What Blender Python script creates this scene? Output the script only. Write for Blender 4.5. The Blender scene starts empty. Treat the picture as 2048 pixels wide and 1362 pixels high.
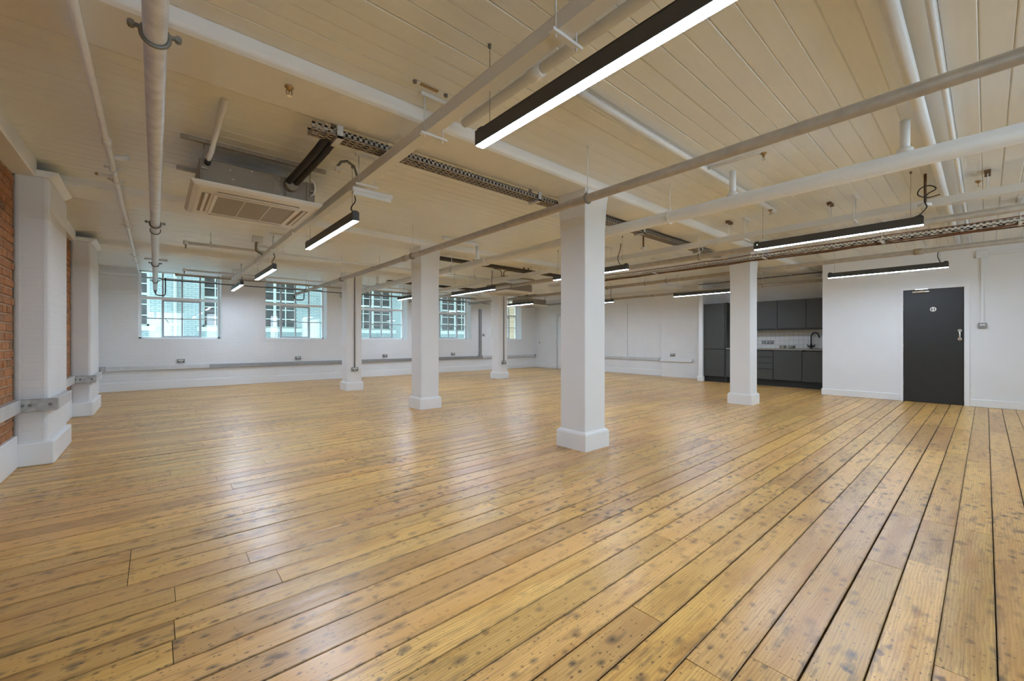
import bpy, bmesh, math, random
from mathutils import Vector, Matrix

random.seed(7)
sc = bpy.context.scene
COL = sc.collection

# ------------------------------------------------------------------ camera, world, exposure
CAM_H = 1.10
cam_d = bpy.data.cameras.new('camera')
cam_d.sensor_fit = 'HORIZONTAL'
cam_d.sensor_width = 36.0
cam_d.lens = 14.457
cam_d.clip_start = 0.02
cam = bpy.data.objects.new('camera', cam_d)
COL.objects.link(cam)
cam.location = (0, 0, CAM_H)
cam.rotation_euler = (math.radians(90), 0, math.radians(49.057 - 90))
sc.camera = cam

world = bpy.data.worlds.new('overcast_sky')
sc.world = world
world.use_nodes = True
wb = world.node_tree.nodes['Background']
wb.inputs[0].default_value = (0.82, 0.96, 1.12, 1)
wb.inputs[1].default_value = 2.8

LAMP = 41.0
sc.view_settings.view_transform = 'Standard'
sc.view_settings.look = 'None'
sc.view_settings.gamma = 1.0
sc.view_settings.use_curve_mapping = False
sc.view_settings.exposure = 1.62
cy = sc.cycles
cy.use_denoising = True
cy.max_bounces = 8
cy.diffuse_bounces = 5
cy.glossy_bounces = 3
cy.use_adaptive_sampling = True
cy.adaptive_threshold = 0.06
cy.transmission_bounces = 6
cy.transparent_max_bounces = 8
cy.sample_clamp_indirect = 6.0
cy.caustics_reflective = False
cy.caustics_refractive = False

# ------------------------------------------------------------------ materials
def lin(r, g, b):
    f = lambda c: (c / 12.92) if c <= 0.04045 else ((c + 0.055) / 1.055) ** 2.4
    return (f(r / 255), f(g / 255), f(b / 255), 1)

class NT:
    def __init__(self, name):
        self.m = bpy.data.materials.new(name)
        self.m.use_nodes = True
        self.t = self.m.node_tree
        self.bsdf = self.t.nodes['Principled BSDF']
        self.out = self.t.nodes['Material Output']
    def n(self, kind, **kw):
        nd = self.t.nodes.new(kind)
        for k, v in kw.items():
            if k.startswith('i_'):
                key = k[2:]
                nd.inputs[int(key) if key.isdigit() else key].default_value = v
            else:
                setattr(nd, k, v)
        return nd
    def l(self, a, b):
        self.t.links.new(a, b)
    def math(self, op, a, b=None, clamp=False):
        nd = self.n('ShaderNodeMath', operation=op, use_clamp=clamp)
        for i, s in enumerate((a, b)):
            if s is None: continue
            if isinstance(s, (int, float)): nd.inputs[i].default_value = s
            else: self.l(s, nd.inputs[i])
        return nd.outputs[0]
    def mix(self, fac, a, b, blend='MIX'):
        nd = self.n('ShaderNodeMix', data_type='RGBA', blend_type=blend)
        for s, inp in ((fac, nd.inputs[0]), (a, nd.inputs[6]), (b, nd.inputs[7])):
            if isinstance(s, (int, float)): inp.default_value = s
            elif isinstance(s, tuple): inp.default_value = s
            else: self.l(s, inp)
        return nd.outputs[2]
    def ramp(self, fac, stops):
        nd = self.n('ShaderNodeValToRGB')
        e = nd.color_ramp.elements
        while len(e) > 1: e.remove(e[-1])
        e[0].position, e[0].color = stops[0]
        for p, c in stops[1:]:
            x = e.new(p); x.color = c
        self.l(fac, nd.inputs[0])
        return nd.outputs[0]
    def mapping(self, vec, scale=(1, 1, 1), rot=(0, 0, 0), loc=(0, 0, 0)):
        nd = self.n('ShaderNodeMapping')
        nd.inputs['Scale'].default_value = scale
        nd.inputs['Rotation'].default_value = rot
        nd.inputs['Location'].default_value = loc
        self.l(vec, nd.inputs['Vector'])
        return nd.outputs[0]
    def bump(self, height, strength=0.3, dist=0.01, normal=None):
        nd = self.n('ShaderNodeBump')
        nd.inputs['Strength'].default_value = strength
        nd.inputs['Distance'].default_value = dist
        self.l(height, nd.inputs['Height'])
        if normal is not None: self.l(normal, nd.inputs['Normal'])
        return nd.outputs[0]

M = {}
def simple(key, col, rough=0.5, metal=0.0, spec=0.5, noise=0.0, nscale=8.0, bump=0.0):
    t = NT(key)
    b = t.bsdf
    b.inputs['Base Color'].default_value = col
    b.inputs['Roughness'].default_value = rough
    b.inputs['Metallic'].default_value = metal
    b.inputs['Specular IOR Level'].default_value = spec
    if noise or bump:
        tc = t.n('ShaderNodeNewGeometry')
        nz = t.n('ShaderNodeTexNoise', i_Scale=nscale, i_Detail=4.0)
        t.l(tc.outputs['Position'], nz.inputs['Vector'])
        if noise:
            d = tuple(c * (1 - noise) for c in col[:3]) + (1,)
            u = tuple(min(1, c * (1 + noise)) for c in col[:3]) + (1,)
            t.l(t.ramp(nz.outputs['Fac'], [(0.3, d), (0.7, u)]), b.inputs['Base Color'])
        if bump:
            t.l(t.bump(nz.outputs['Fac'], bump, 0.01), b.inputs['Normal'])
    M[key] = t.m
    return t.m

simple('wall_paint', (0.74, 0.745, 0.75, 1), 0.55, noise=0.015, nscale=3, bump=0.04)
simple('trim_paint', (0.77, 0.775, 0.78, 1), 0.35)
simple('plaster', (0.79, 0.80, 0.805, 1), 0.5, noise=0.02, nscale=4, bump=0.10)
simple('pipe_white', (0.78, 0.79, 0.795, 1), 0.4, noise=0.02, nscale=20, bump=0.05)
simple('trunk_white', (0.74, 0.75, 0.755, 1), 0.4)
simple('galvanised', (0.62, 0.63, 0.64, 1), 0.45, metal=0.55, noise=0.12, nscale=18)
simple('pipe_primer', (0.40, 0.345, 0.275, 1), 0.45, metal=0.1, noise=0.10, nscale=14)
simple('clamp_steel', (0.22, 0.21, 0.19, 1), 0.5, metal=0.6)
simple('thin_black', (0.035, 0.035, 0.035, 1), 0.5)
simple('dado_grey', (0.30, 0.305, 0.31, 1), 0.4, metal=0.5, noise=0.06, nscale=10)
simple('dado_light', (0.58, 0.585, 0.59, 1), 0.4, metal=0.25, noise=0.06, nscale=10)
simple('zinc', (0.42, 0.42, 0.41, 1), 0.38, metal=0.75, noise=0.18, nscale=25)
simple('black_alu', (0.060, 0.060, 0.058, 1), 0.45)
simple('rust', (0.16, 0.085, 0.04, 1), 0.75, noise=0.4, nscale=40)
simple('brass', (0.42, 0.28, 0.13, 1), 0.35, metal=0.8)
simple('tray_steel', (0.42, 0.37, 0.31, 1), 0.5, metal=0.4, noise=0.15, nscale=30)
simple('tray_brown', (0.12, 0.085, 0.045, 1), 0.7, noise=0.4, nscale=40)
simple('tray_white', (0.70, 0.70, 0.68, 1), 0.5)
simple('cable_brown', (0.17, 0.07, 0.04, 1), 0.6)
simple('cable_black', (0.02, 0.02, 0.02, 1), 0.55)
simple('foam_black', (0.028, 0.026, 0.024, 1), 0.8, bump=0.3, nscale=60)
simple('ac_body', (0.27, 0.23, 0.185, 1), 0.5, metal=0.1, noise=0.06, nscale=12)
simple('ac_panel', (0.70, 0.67, 0.61, 1), 0.4)
simple('ac_slot', (0.30, 0.24, 0.17, 1), 0.6)
simple('ac_filter', (0.33, 0.30, 0.25, 1), 0.65)
simple('kitchen_grey', (0.050, 0.052, 0.047, 1), 0.5, noise=0.03)
simple('kitchen_dark', (0.012, 0.013, 0.012, 1), 0.5)
simple('worktop', (0.30, 0.275, 0.235, 1), 0.4, noise=0.15, nscale=60)
simple('tap_black', (0.010, 0.010, 0.010, 1), 0.35)
simple('bowl', (0.32, 0.29, 0.24, 1), 0.5)
simple('door_black', (0.020, 0.020, 0.018, 1), 0.42, noise=0.1, nscale=6)
simple('chrome', (0.72, 0.70, 0.64, 1), 0.22, metal=0.95)
simple('sign_white', (0.80, 0.80, 0.74, 1), 0.4)
simple('socket_metal', (0.30, 0.30, 0.29, 1), 0.4, metal=0.5)
simple('socket_white', (0.80, 0.80, 0.80, 1), 0.4)
simple('window_white', (0.82, 0.83, 0.83, 1), 0.4)
simple('window_steel', (0.45, 0.47, 0.49, 1), 0.45)
simple('subfloor', (0.010, 0.007, 0.004, 1), 0.9)
simple('mortar', (0.42, 0.30, 0.20, 1), 0.9, noise=0.2, nscale=30, bump=0.4)
simple('facade_trim', (0.44, 0.55, 0.52, 1), 0.5)
simple('facade_glass', (0.05, 0.06, 0.06, 1), 0.4, noise=0.5, nscale=1.6)
simple('paving', (0.30, 0.30, 0.29, 1), 0.9, noise=0.1, nscale=2)
simple('clear_cover', (0.72, 0.74, 0.75, 1), 0.15)

def painted_brick(key, axis, col, mort, strength, scale=1.0, colour_mix=0.0, rough=0.6, c2=None):
    """brick courses as relief (and, for bare walls, colour); axis = the horizontal world axis of the wall"""
    t = NT(key)
    g = t.n('ShaderNodeNewGeometry')
    sp = t.n('ShaderNodeSeparateXYZ'); t.l(g.outputs['Position'], sp.inputs[0])
    cb = t.n('ShaderNodeCombineXYZ')
    if axis == 'xy':
        s = t.math('ADD', sp.outputs['X'], sp.outputs['Y']); t.l(s, cb.inputs['X'])
    else:
        t.l(sp.outputs['X' if axis == 'x' else 'Y'], cb.inputs['X'])
    t.l(sp.outputs['Z'], cb.inputs['Y'])
    br = t.n('ShaderNodeTexBrick', offset=0.5, squash=1.0)
    br.inputs['Color1'].default_value = col
    br.inputs['Color2'].default_value = c2 or col
    br.inputs['Mortar'].default_value = mort
    br.inputs['Scale'].default_value = 1.0
    br.inputs['Brick Width'].default_value = 0.225
    br.inputs['Row Height'].default_value = 0.075
    br.inputs['Mortar Size'].default_value = 0.008
    br.inputs['Mortar Smooth'].default_value = 0.6
    t.l(cb.outputs[0], br.inputs['Vector'])
    nz = t.n('ShaderNodeTexNoise', i_Scale=22.0, i_Detail=5.0)
    t.l(g.outputs['Position'], nz.inputs['Vector'])
    inv = t.math('SUBTRACT', 1.0, br.outputs['Fac'])
    h = t.math('ADD', inv, t.math('MULTIPLY', nz.outputs['Fac'], 0.55))
    t.l(t.bump(h, strength, 0.012), t.bsdf.inputs['Normal'])
    nz2 = t.n('ShaderNodeTexNoise', i_Scale=2.0, i_Detail=3.0)
    t.l(g.outputs['Position'], nz2.inputs['Vector'])
    v = t.ramp(nz2.outputs['Fac'], [(0.3, (0.95, 0.95, 0.95, 1)), (0.7, (1, 1, 1, 1))])
    t.l(t.mix(1.0, br.outputs['Color'], v, 'MULTIPLY'), t.bsdf.inputs['Base Color'])
    t.bsdf.inputs['Roughness'].default_value = rough
    M[key] = t.m
    return t.m
WP = (0.76, 0.765, 0.77, 1)
painted_brick('painted_brick_x', 'x', WP, (0.74, 0.745, 0.75, 1), 0.16)
painted_brick('painted_brick_y', 'y', WP, (0.74, 0.745, 0.75, 1), 0.10)
painted_brick('painted_brick_xy', 'xy', (0.75, 0.755, 0.76, 1), (0.745, 0.75, 0.755, 1), 0.10)
painted_brick('facade_brick', 'x', (0.285, 0.405, 0.40, 1), (0.10, 0.165, 0.185, 1), 0.3, c2=(0.32, 0.43, 0.415, 1))
painted_brick('yellow_brick', 'x', (0.40, 0.30, 0.17, 1), (0.50, 0.45, 0.36, 1), 0.4, c2=(0.55, 0.44, 0.28, 1))

# ceiling boards: old gloss white, a trace of brush relief
t = NT('ceiling_paint')
g = t.n('ShaderNodeNewGeometry')
nz = t.n('ShaderNodeTexNoise', i_Scale=1.0, i_Detail=4.0)
t.l(t.mapping(g.outputs['Position'], (3.0, 30.0, 10.0)), nz.inputs['Vector'])
t.l(t.ramp(nz.outputs['Fac'], [(0.3, (0.79, 0.82, 0.84, 1)), (0.7, (0.82, 0.85, 0.87, 1))]), t.bsdf.inputs['Base Color'])
t.bsdf.inputs['Roughness'].default_value = 0.36
t.l(t.bump(nz.outputs['Fac'], 0.12, 0.006), t.bsdf.inputs['Normal'])
M['ceiling_paint'] = t.m

# bare orange-red brick, one colour per brick
t = NT('red_brick')
at = t.n('ShaderNodeAttribute', attribute_name='rnd')
sx = t.n('ShaderNodeSeparateColor'); t.l(at.outputs['Color'], sx.inputs[0])
g = t.n('ShaderNodeNewGeometry')
nz = t.n('ShaderNodeTexNoise', i_Scale=28.0, i_Detail=6.0, i_Roughness=0.7)
t.l(g.outputs['Position'], nz.inputs['Vector'])
base = t.ramp(sx.outputs[0], [(0.0, (0.30, 0.105, 0.035, 1)), (0.5, (0.42, 0.16, 0.055, 1)), (0.85, (0.34, 0.13, 0.05, 1)), (1.0, (0.16, 0.08, 0.045, 1))])
t.l(t.mix(t.ramp(nz.outputs['Fac'], [(0.35, (0.55, 0.55, 0.55, 1)), (0.62, (0, 0, 0, 1))]), base, (0.50, 0.30, 0.15, 1)), t.bsdf.inputs['Base Color'])
t.bsdf.inputs['Roughness'].default_value = 0.85
t.l(t.bump(nz.outputs['Fac'], 0.5, 0.01), t.bsdf.inputs['Normal'])
M['red_brick'] = t.m

# worn varnished pine boards
def wood():
    t = NT('pine_floor')
    at = t.n('ShaderNodeAttribute', attribute_name='rnd')
    sx = t.n('ShaderNodeSeparateColor'); t.l(at.outputs['Color'], sx.inputs[0])
    R, G, B = sx.outputs[0], sx.outputs[1], sx.outputs[2]
    g = t.n('ShaderNodeNewGeometry')
    pos = g.outputs['Position']
    # own coordinates for each board
    off = t.n('ShaderNodeCombineXYZ')
    t.l(t.math('MULTIPLY', R, 37.0), off.inputs['X'])
    t.l(t.math('MULTIPLY', G, 23.0), off.inputs['Y'])
    t.l(t.math('MULTIPLY', B, 11.0), off.inputs['Z'])
    vadd = t.n('ShaderNodeVectorMath', operation='ADD')
    t.l(pos, vadd.inputs[0]); t.l(off.outputs[0], vadd.inputs[1])
    P = vadd.outputs[0]
    # fine grain
    gr = t.n('ShaderNodeTexNoise', i_Scale=1.0, i_Detail=6.0, i_Roughness=0.65, i_Distortion=0.6)
    t.l(t.mapping(P, (2.2, 75.0, 1.0)), gr.inputs['Vector'])
    # cathedral figure
    wv = t.n('ShaderNodeTexWave', wave_type='BANDS', bands_direction='Y', wave_profile='SAW')
    wv.inputs['Scale'].default_value = 9.0
    wv.inputs['Distortion'].default_value = 9.0
    wv.inputs['Detail'].default_value = 2.0
    wv.inputs['Detail Scale'].default_value = 0.7
    t.l(t.mapping(P, (0.55, 3.0, 1.0)), wv.inputs['Vector'])
    fig = t.math('ADD', t.math('MULTIPLY', gr.outputs['Fac'], 0.65), t.math('MULTIPLY', wv.outputs['Fac'], 0.35))
    light = t.ramp(R, [(0.0, (0.68, 0.395, 0.110, 1)), (0.35, (0.74, 0.465, 0.150, 1)), (0.7, (0.64, 0.355, 0.130, 1)), (1.0, (0.70, 0.415, 0.160, 1))])
    dark = t.ramp(G, [(0.0, (0.50, 0.265, 0.058, 1)), (0.5, (0.57, 0.32, 0.082, 1)), (1.0, (0.49, 0.245, 0.070, 1))])
    col = t.mix(t.ramp(fig, [(0.28, (0, 0, 0, 1)), (0.66, (1, 1, 1, 1))]), dark, light)
    # broad honey / grey patches of wear that run over several boards
    lp = t.n('ShaderNodeTexNoise', i_Scale=1.0, i_Detail=4.0, i_Roughness=0.6)
    t.l(t.mapping(P, (1.5, 6.0, 1.0)), lp.inputs['Vector'])
    col = t.mix(t.math('MULTIPLY', t.ramp(lp.outputs['Fac'], [(0.50, (0, 0, 0, 1)), (0.72, (1, 1, 1, 1))]), 0.50), col, (0.30, 0.135, 0.035, 1))
    # dark smudges, clustered
    cl = t.n('ShaderNodeTexNoise', i_Scale=0.9, i_Detail=3.0)
    t.l(pos, cl.inputs['Vector'])
    clm = t.ramp(cl.outputs['Fac'], [(0.38, (0.30, 0.30, 0.30, 1)), (0.60, (1, 1, 1, 1))])
    sm = t.n('ShaderNodeTexNoise', i_Scale=1.0, i_Detail=5.0, i_Roughness=0.62)
    t.l(t.mapping(P, (5.0, 20.0, 1.0)), sm.inputs['Vector'])
    smf = t.math('MULTIPLY', t.ramp(sm.outputs['Fac'], [(0.53, (0, 0, 0, 1)), (0.70, (1, 1, 1, 1))]), clm)
    col = t.mix(t.math('MULTIPLY', smf, 0.72), col, (0.075, 0.048, 0.026, 1))
    # round dark spots: old nail and wear marks
    wob = t.n('ShaderNodeTexNoise', i_Scale=30.0, i_Detail=2.0)
    t.l(pos, wob.inputs['Vector'])
    def spots(scale, r0, r1, keep, strength, colour, col):
        vo = t.n('ShaderNodeTexVoronoi', voronoi_dimensions='2D', feature='F1')
        vo.inputs['Scale'].default_value = scale
        vo.inputs['Randomness'].default_value = 1.0
        t.l(t.mapping(P, (0.62, 1.0, 1.0)), vo.inputs['Vector'])
        vs = t.n('ShaderNodeSeparateColor'); t.l(vo.outputs['Color'], vs.inputs[0])
        kp = t.math('LESS_THAN', vs.outputs[0], keep)
        rad = t.math('ADD', vo.outputs['Distance'], t.math('MULTIPLY', t.math('SUBTRACT', wob.outputs['Fac'], 0.5), 0.16))
        rad = t.math('MULTIPLY', rad, t.math('ADD', 0.6, vs.outputs[1]))
        m = t.ramp(rad, [(r0, (1, 1, 1, 1)), (r1, (0, 0, 0, 1))])
        m = t.math('MULTIPLY', t.math('MULTIPLY', t.math('MULTIPLY', m, kp), strength), clm)
        return t.mix(m, col, colour)
    col = spots(17.0, 0.03, 0.30, 0.36, 0.85, (0.050, 0.040, 0.030, 1), col)
    col = spots(42.0, 0.05, 0.22, 0.22, 0.85, (0.085, 0.042, 0.016, 1), col)
    col = spots(70.0, 0.08, 0.20, 0.16, 0.80, (0.050, 0.030, 0.014, 1), col)
    col = spots(5.0, 0.03, 0.085, 0.55, 0.85, (0.10, 0.042, 0.014, 1), col)
    # long thin dark scratches along the grain
    sk = t.n('ShaderNodeTexNoise', i_Scale=1.0, i_Detail=3.0, i_Roughness=0.6)
    t.l(t.mapping(P, (2.4, 110.0, 1.0)), sk.inputs['Vector'])
    col = t.mix(t.math('MULTIPLY', t.math('MULTIPLY', t.ramp(sk.outputs['Fac'], [(0.62, (0, 0, 0, 1)), (0.70, (1, 1, 1, 1))]), 0.55), clm), col, (0.13, 0.075, 0.035, 1))
    # amber resin streaks
    ab = t.n('ShaderNodeTexNoise', i_Scale=1.0, i_Detail=4.0)
    t.l(t.mapping(P, (1.1, 11.0, 1.0), loc=(7.3, 2.1, 0)), ab.inputs['Vector'])
    col = t.mix(t.math('MULTIPLY', t.ramp(ab.outputs['Fac'], [(0.54, (0, 0, 0, 1)), (0.68, (1, 1, 1, 1))]), 0.45), col, (0.46, 0.20, 0.035, 1))
    # dirt in the edges of the boards (UV.y runs across the board)
    uv = t.n('ShaderNodeUVMap'); uv.uv_map = 'board'
    us = t.n('ShaderNodeSeparateXYZ'); t.l(uv.outputs[0], us.inputs[0])
    ed = t.math('ABSOLUTE', t.math('SUBTRACT', us.outputs['Y'], 0.5))
    en = t.n('ShaderNodeTexNoise', i_Scale=1.0, i_Detail=5.0, i_Roughness=0.7)
    t.l(t.mapping(P, (9.0, 26.0, 1.0)), en.inputs['Vector'])
    edn = t.math('ADD', ed, t.math('MULTIPLY', t.math('SUBTRACT', en.outputs['Fac'], 0.5), 0.22))
    em = t.ramp(edn, [(0.44, (0, 0, 0, 1)), (0.535, (1, 1, 1, 1))])
    col = t.mix(t.math('MULTIPLY', em, 0.65), col, (0.10, 0.065, 0.035, 1))
    hs = t.n('ShaderNodeHueSaturation')
    hs.inputs['Saturation'].default_value = 1.0
    hs.inputs['Value'].default_value = 1.0
    t.l(t.math('ADD', 0.87, t.math('MULTIPLY', B, 0.32)), hs.inputs['Value'])
    t.l(col, hs.inputs['Color'])
    t.l(hs.outputs[0], t.bsdf.inputs['Base Color'])
    rr = t.math('ADD', 0.30, t.math('MULTIPLY', gr.outputs['Fac'], 0.16))
    t.l(rr, t.bsdf.inputs['Roughness'])
    t.bsdf.inputs['Specular IOR Level'].default_value = 0.35
    # varnish
    t.bsdf.inputs['Coat Weight'].default_value = 0.35
    t.bsdf.inputs['Coat Roughness'].default_value = 0.26
    und = t.n('ShaderNodeTexNoise', i_Scale=1.0, i_Detail=2.0)
    t.l(t.mapping(P, (1.2, 9.0, 1.0)), und.inputs['Vector'])
    b1 = t.bump(und.outputs['Fac'], 0.30, 0.02)
    b2 = t.bump(gr.outputs['Fac'], 0.10, 0.004, b1)
    t.l(b2, t.bsdf.inputs['Normal'])
    t.l(b1, t.bsdf.inputs['Coat Normal'])
    M['pine_floor'] = t.m
wood()

# glazing: clear with a faint mirror reflection
t = NT('window_glass')
tr = t.n('ShaderNodeBsdfTransparent'); tr.inputs[0].default_value = (0.93, 0.97, 0.97, 1)
gl = t.n('ShaderNodeBsdfGlossy'); gl.inputs['Roughness'].default_value = 0.02
mx = t.n('ShaderNodeMixShader'); mx.inputs[0].default_value = 0.06
t.l(tr.outputs[0], mx.inputs[1]); t.l(gl.outputs[0], mx.inputs[2]); t.l(mx.outputs[0], t.out.inputs[0])
M['window_glass'] = t.m

# LED diffuser
t = NT('led_diffuser')
em = t.n('ShaderNodeEmission'); em.inputs[0].default_value = (0.79, 0.98, 1.24, 1); em.inputs[1].default_value = LAMP
t.l(em.outputs[0], t.out.inputs[0])
M['led_diffuser'] = t.m
t = NT('led_green')
em = t.n('ShaderNodeEmission'); em.inputs[0].default_value = (0.45, 1.0, 0.6, 1); em.inputs[1].default_value = 3.0
t.l(em.outputs[0], t.out.inputs[0])
M['led_green'] = t.m

# small square tiles behind the worktop
t = NT('splash_tile')
g = t.n('ShaderNodeNewGeometry')
sp = t.n('ShaderNodeSeparateXYZ'); t.l(g.outputs['Position'], sp.inputs[0])
cb = t.n('ShaderNodeCombineXYZ'); t.l(sp.outputs['Y'], cb.inputs['X']); t.l(sp.outputs['Z'], cb.inputs['Y'])
br = t.n('ShaderNodeTexBrick', offset=0.0)
for k, v in (('Color1', (0.72, 0.71, 0.66, 1)), ('Color2', (0.69, 0.68, 0.64, 1)), ('Mortar', (0.42, 0.41, 0.38, 1)), ('Scale', 1.0), ('Brick Width', 0.1), ('Row Height', 0.1), ('Mortar Size', 0.0025)):
    br.inputs[k].default_value = v
t.l(cb.outputs[0], br.inputs['Vector']); t.l(br.outputs['Color'], t.bsdf.inputs['Base Color'])
t.bsdf.inputs['Roughness'].default_value = 0.25
t.l(t.bump(t.math('SUBTRACT', 1.0, br.outputs['Fac']), 0.3, 0.004), t.bsdf.inputs['Normal'])
M['splash_tile'] = t.m

# ------------------------------------------------------------------ mesh helpers
ORG = {}          # world position of every parent
class MB:
    def __init__(s):
        s.v, s.f, s.sm = [], [], []
    def quad(s, idx, smooth=False):
        s.f.append(tuple(idx)); s.sm.append(smooth)
    def box(s, x0, x1, y0, y1, z0, z1):
        if x0 > x1: x0, x1 = x1, x0
        if y0 > y1: y0, y1 = y1, y0
        if z0 > z1: z0, z1 = z1, z0
        b = len(s.v)
        s.v += [(x0, y0, z0), (x1, y0, z0), (x1, y1, z0), (x0, y1, z0), (x0, y0, z1), (x1, y0, z1), (x1, y1, z1), (x0, y1, z1)]
        for q in ((0, 3, 2, 1), (4, 5, 6, 7), (0, 1, 5, 4), (1, 2, 6, 5), (2, 3, 7, 6), (3, 0, 4, 7)):
            s.quad([b + i for i in q])
        return s
    def prism(s, poly, axis, a0, a1):
        """poly in the two other axes (order kept), extruded along axis"""
        n = len(poly); b = len(s.v)
        for a in (a0, a1):
            for p, q in poly:
                s.v.append({'x': (a, p, q), 'y': (p, a, q), 'z': (p, q, a)}[axis])
        s.quad([b + i for i in range(n)][::-1]); s.quad([b + n + i for i in range(n)])
        for i in range(n):
            j = (i + 1) % n
            s.quad([b + i, b + j, b + n + j, b + n + i])
        return s
    def tube(s, pts, r, n=10, cap=True, closed=False):
        pts = [Vector(p) for p in pts]
        rs = r if isinstance(r, (list, tuple)) else [r] * len(pts)
        m = len(pts); b = len(s.v)
        prev = None
        for i, p in enumerate(pts):
            if closed: d = pts[(i + 1) % m] - pts[i - 1]
            elif i == 0: d = pts[1] - p
            elif i == m - 1: d = p - pts[i - 1]
            else: d = (pts[i + 1] - p).normalized() + (p - pts[i - 1]).normalized()
            if d.length < 1e-9: d = Vector((0, 0, 1))
            d.normalize()
            if prev is None:
                up = Vector((0, 0, 1)) if abs(d.z) < 0.9 else Vector((1, 0, 0))
                a = d.cross(up).normalized()
            else:
                a = (prev - d * prev.dot(d)).normalized()
            prev = a
            c = d.cross(a)
            for k in range(n):
                w = 2 * math.pi * k / n
                s.v.append(tuple(p + (a * math.cos(w) + c * math.sin(w)) * rs[i]))
        for i in range(m if closed else m - 1):
            i2 = (i + 1) % m
            for k in range(n):
                k2 = (k + 1) % n
                s.quad([b + i * n + k, b + i * n + k2, b + i2 * n + k2, b + i2 * n + k], True)
        if cap and not closed:
            s.quad([b + k for k in range(n)][::-1]); s.quad([b + (m - 1) * n + k for k in range(n)])
        return s
    def ring(s, c, axis, R, r, n=20, k=6):
        c = Vector(c)
        pts = []
        for i in range(n):
            w = 2 * math.pi * i / n
            a, q = math.cos(w) * R, math.sin(w) * R
            pts.append(c + Vector({'x': (0, a, q), 'y': (a, 0, q), 'z': (a, q, 0)}[axis]))
        return s.tube(pts, r, k, closed=True)
    def lathe(s, c, axis, prof, n=16):
        """prof = (offset along axis, radius)"""
        c = Vector(c)
        A = {'x': Vector((1, 0, 0)), 'y': Vector((0, 1, 0)), 'z': Vector((0, 0, 1))}[axis]
        return s.tube([c + A * o for o, _ in prof], [q for _, q in prof], n)
    def build(s, name, mat, parent=None, bevel=0.0, seg=1, attr=None):
        me = bpy.data.meshes.new(name)
        o3 = ORG.get(parent.name, Vector((0, 0, 0))) if parent else Vector((0, 0, 0))
        me.from_pydata([tuple(Vector(v) - o3) for v in s.v], [], s.f)
        for p, q in zip(me.polygons, s.sm): p.use_smooth = q
        if bevel:
            bm = bmesh.new(); bm.from_mesh(me)
            ed = [e for e in bm.edges if e.is_manifold and e.calc_face_angle(0) > 0.6]
            bmesh.ops.bevel(bm, geom=ed, offset=bevel, segments=seg, affect='EDGES', profile=0.5, clamp_overlap=True)
            bm.to_mesh(me); bm.free()
        me.materials.append(M[mat])
        o = bpy.data.objects.new(name, me); COL.objects.link(o)
        if parent: o.parent = parent
        ORG[o.name] = o3
        return o

def box(name, mat, parent, *a, bevel=0.0, seg=1):
    return MB().box(*a).build(name, mat, parent, bevel, seg)
def tag(o, label=None, cat=None, group=None, kind=None):
    if label: o['label'] = label
    if cat: o['category'] = cat
    if group: o['group'] = group
    if kind: o['kind'] = kind
    return o
def thing(name, label, cat, loc, group=None, kind=None):
    o = bpy.data.objects.new(name, None); COL.objects.link(o)
    o.empty_display_size = 0.1
    o.location = loc
    ORG[o.name] = Vector(loc)
    return tag(o, label, cat, group, kind)
def struct(name, loc=(0, 0, 0), label=None):
    o = bpy.data.objects.new(name, None); COL.objects.link(o); o.location = loc
    ORG[o.name] = Vector(loc)
    o['kind'] = 'structure'
    if label: o['label'] = label
    return o
def sbox(name, mat, *a, bevel=0.0, label=None):
    o = box(name, mat, None, *a, bevel=bevel); o['kind'] = 'structure'
    if label: o['label'] = label
    return o

def set_rnd(me, cols):
    """one random colour for each board or brick: cols per face"""
    at = me.attributes.new('rnd', 'FLOAT_COLOR', 'FACE')
    for i, c in enumerate(cols): at.data[i].color = c

# ------------------------------------------------------------------ room dimensions (metres, camera at the origin)
XL, XB, XD, XK = -0.92, 11.90, 10.30, 11.87      # left wall, back wall, door wall, kitchen back
YW, YN = 12.22, -3.60                            # window wall, wall behind the camera
ZC, ZB = 2.69, 2.605                             # ceiling, underside of beams

# ------------------------------------------------------------------ floor
def board_mb(mb, x0, x1, y0, y1, zt, zb, ch=0.0025, tilt=0.0):
    poly = [(y0, zb), (y1, zb), (y1, zt - ch + tilt), (y1 - ch, zt + tilt), (y0 + ch, zt - tilt), (y0, zt - ch - tilt)]
    mb.prism(poly, 'x', x0, x1)

def finish_boards(o, ranges, cols):
    me = o.data
    uvl = me.uv_layers.new(name='board')
    for p in me.polygons:
        b = ranges[p.index // 8]
        for li in p.loop_indices:
            co = me.vertices[me.loops[li].vertex_index].co
            uvl.data[li].uv = (co.x, (co.y - b[0]) / (b[1] - b[0]))
    set_rnd(me, [cols[p.index // 8] for p in me.polygons])

floor = sbox('floor', 'subfloor', XL - 0.2, XK + 0.2, YN, YW + 0.02, -0.14, -0.016, label='worn varnished pine floorboards laid lengthwise through the room')
PITCH, Y0 = 0.1415, -0.025
JOINTS = {}
def jset(xa, ya, yb):
    for k in range(int(round((ya - Y0) / PITCH)), int(round((yb - Y0) / PITCH))):
        JOINTS.setdefault(k, []).append(xa)
jset(3.57, -0.17, 1.39); jset(4.75, 0.11, 0.68); jset(2.71, 0.255, 0.397); jset(2.86, 0.114, 0.255)
jset(1.31, 1.53, 1.67); jset(1.71, 1.67, 2.24); jset(2.79, 1.67, 2.1); jset(4.64, 1.96, 2.24)
jset(0.065, 2.24, 2.38); jset(0.047, 1.82, 1.96); jset(-0.095, 2.52, 2.95); jset(5.9, 0.1, 2.4); jset(7.6, -0.2, 1.2)
pieces = []
k0, k1 = int((YN - Y0) / PITCH), int((YW - Y0) / PITCH) + 1
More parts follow.
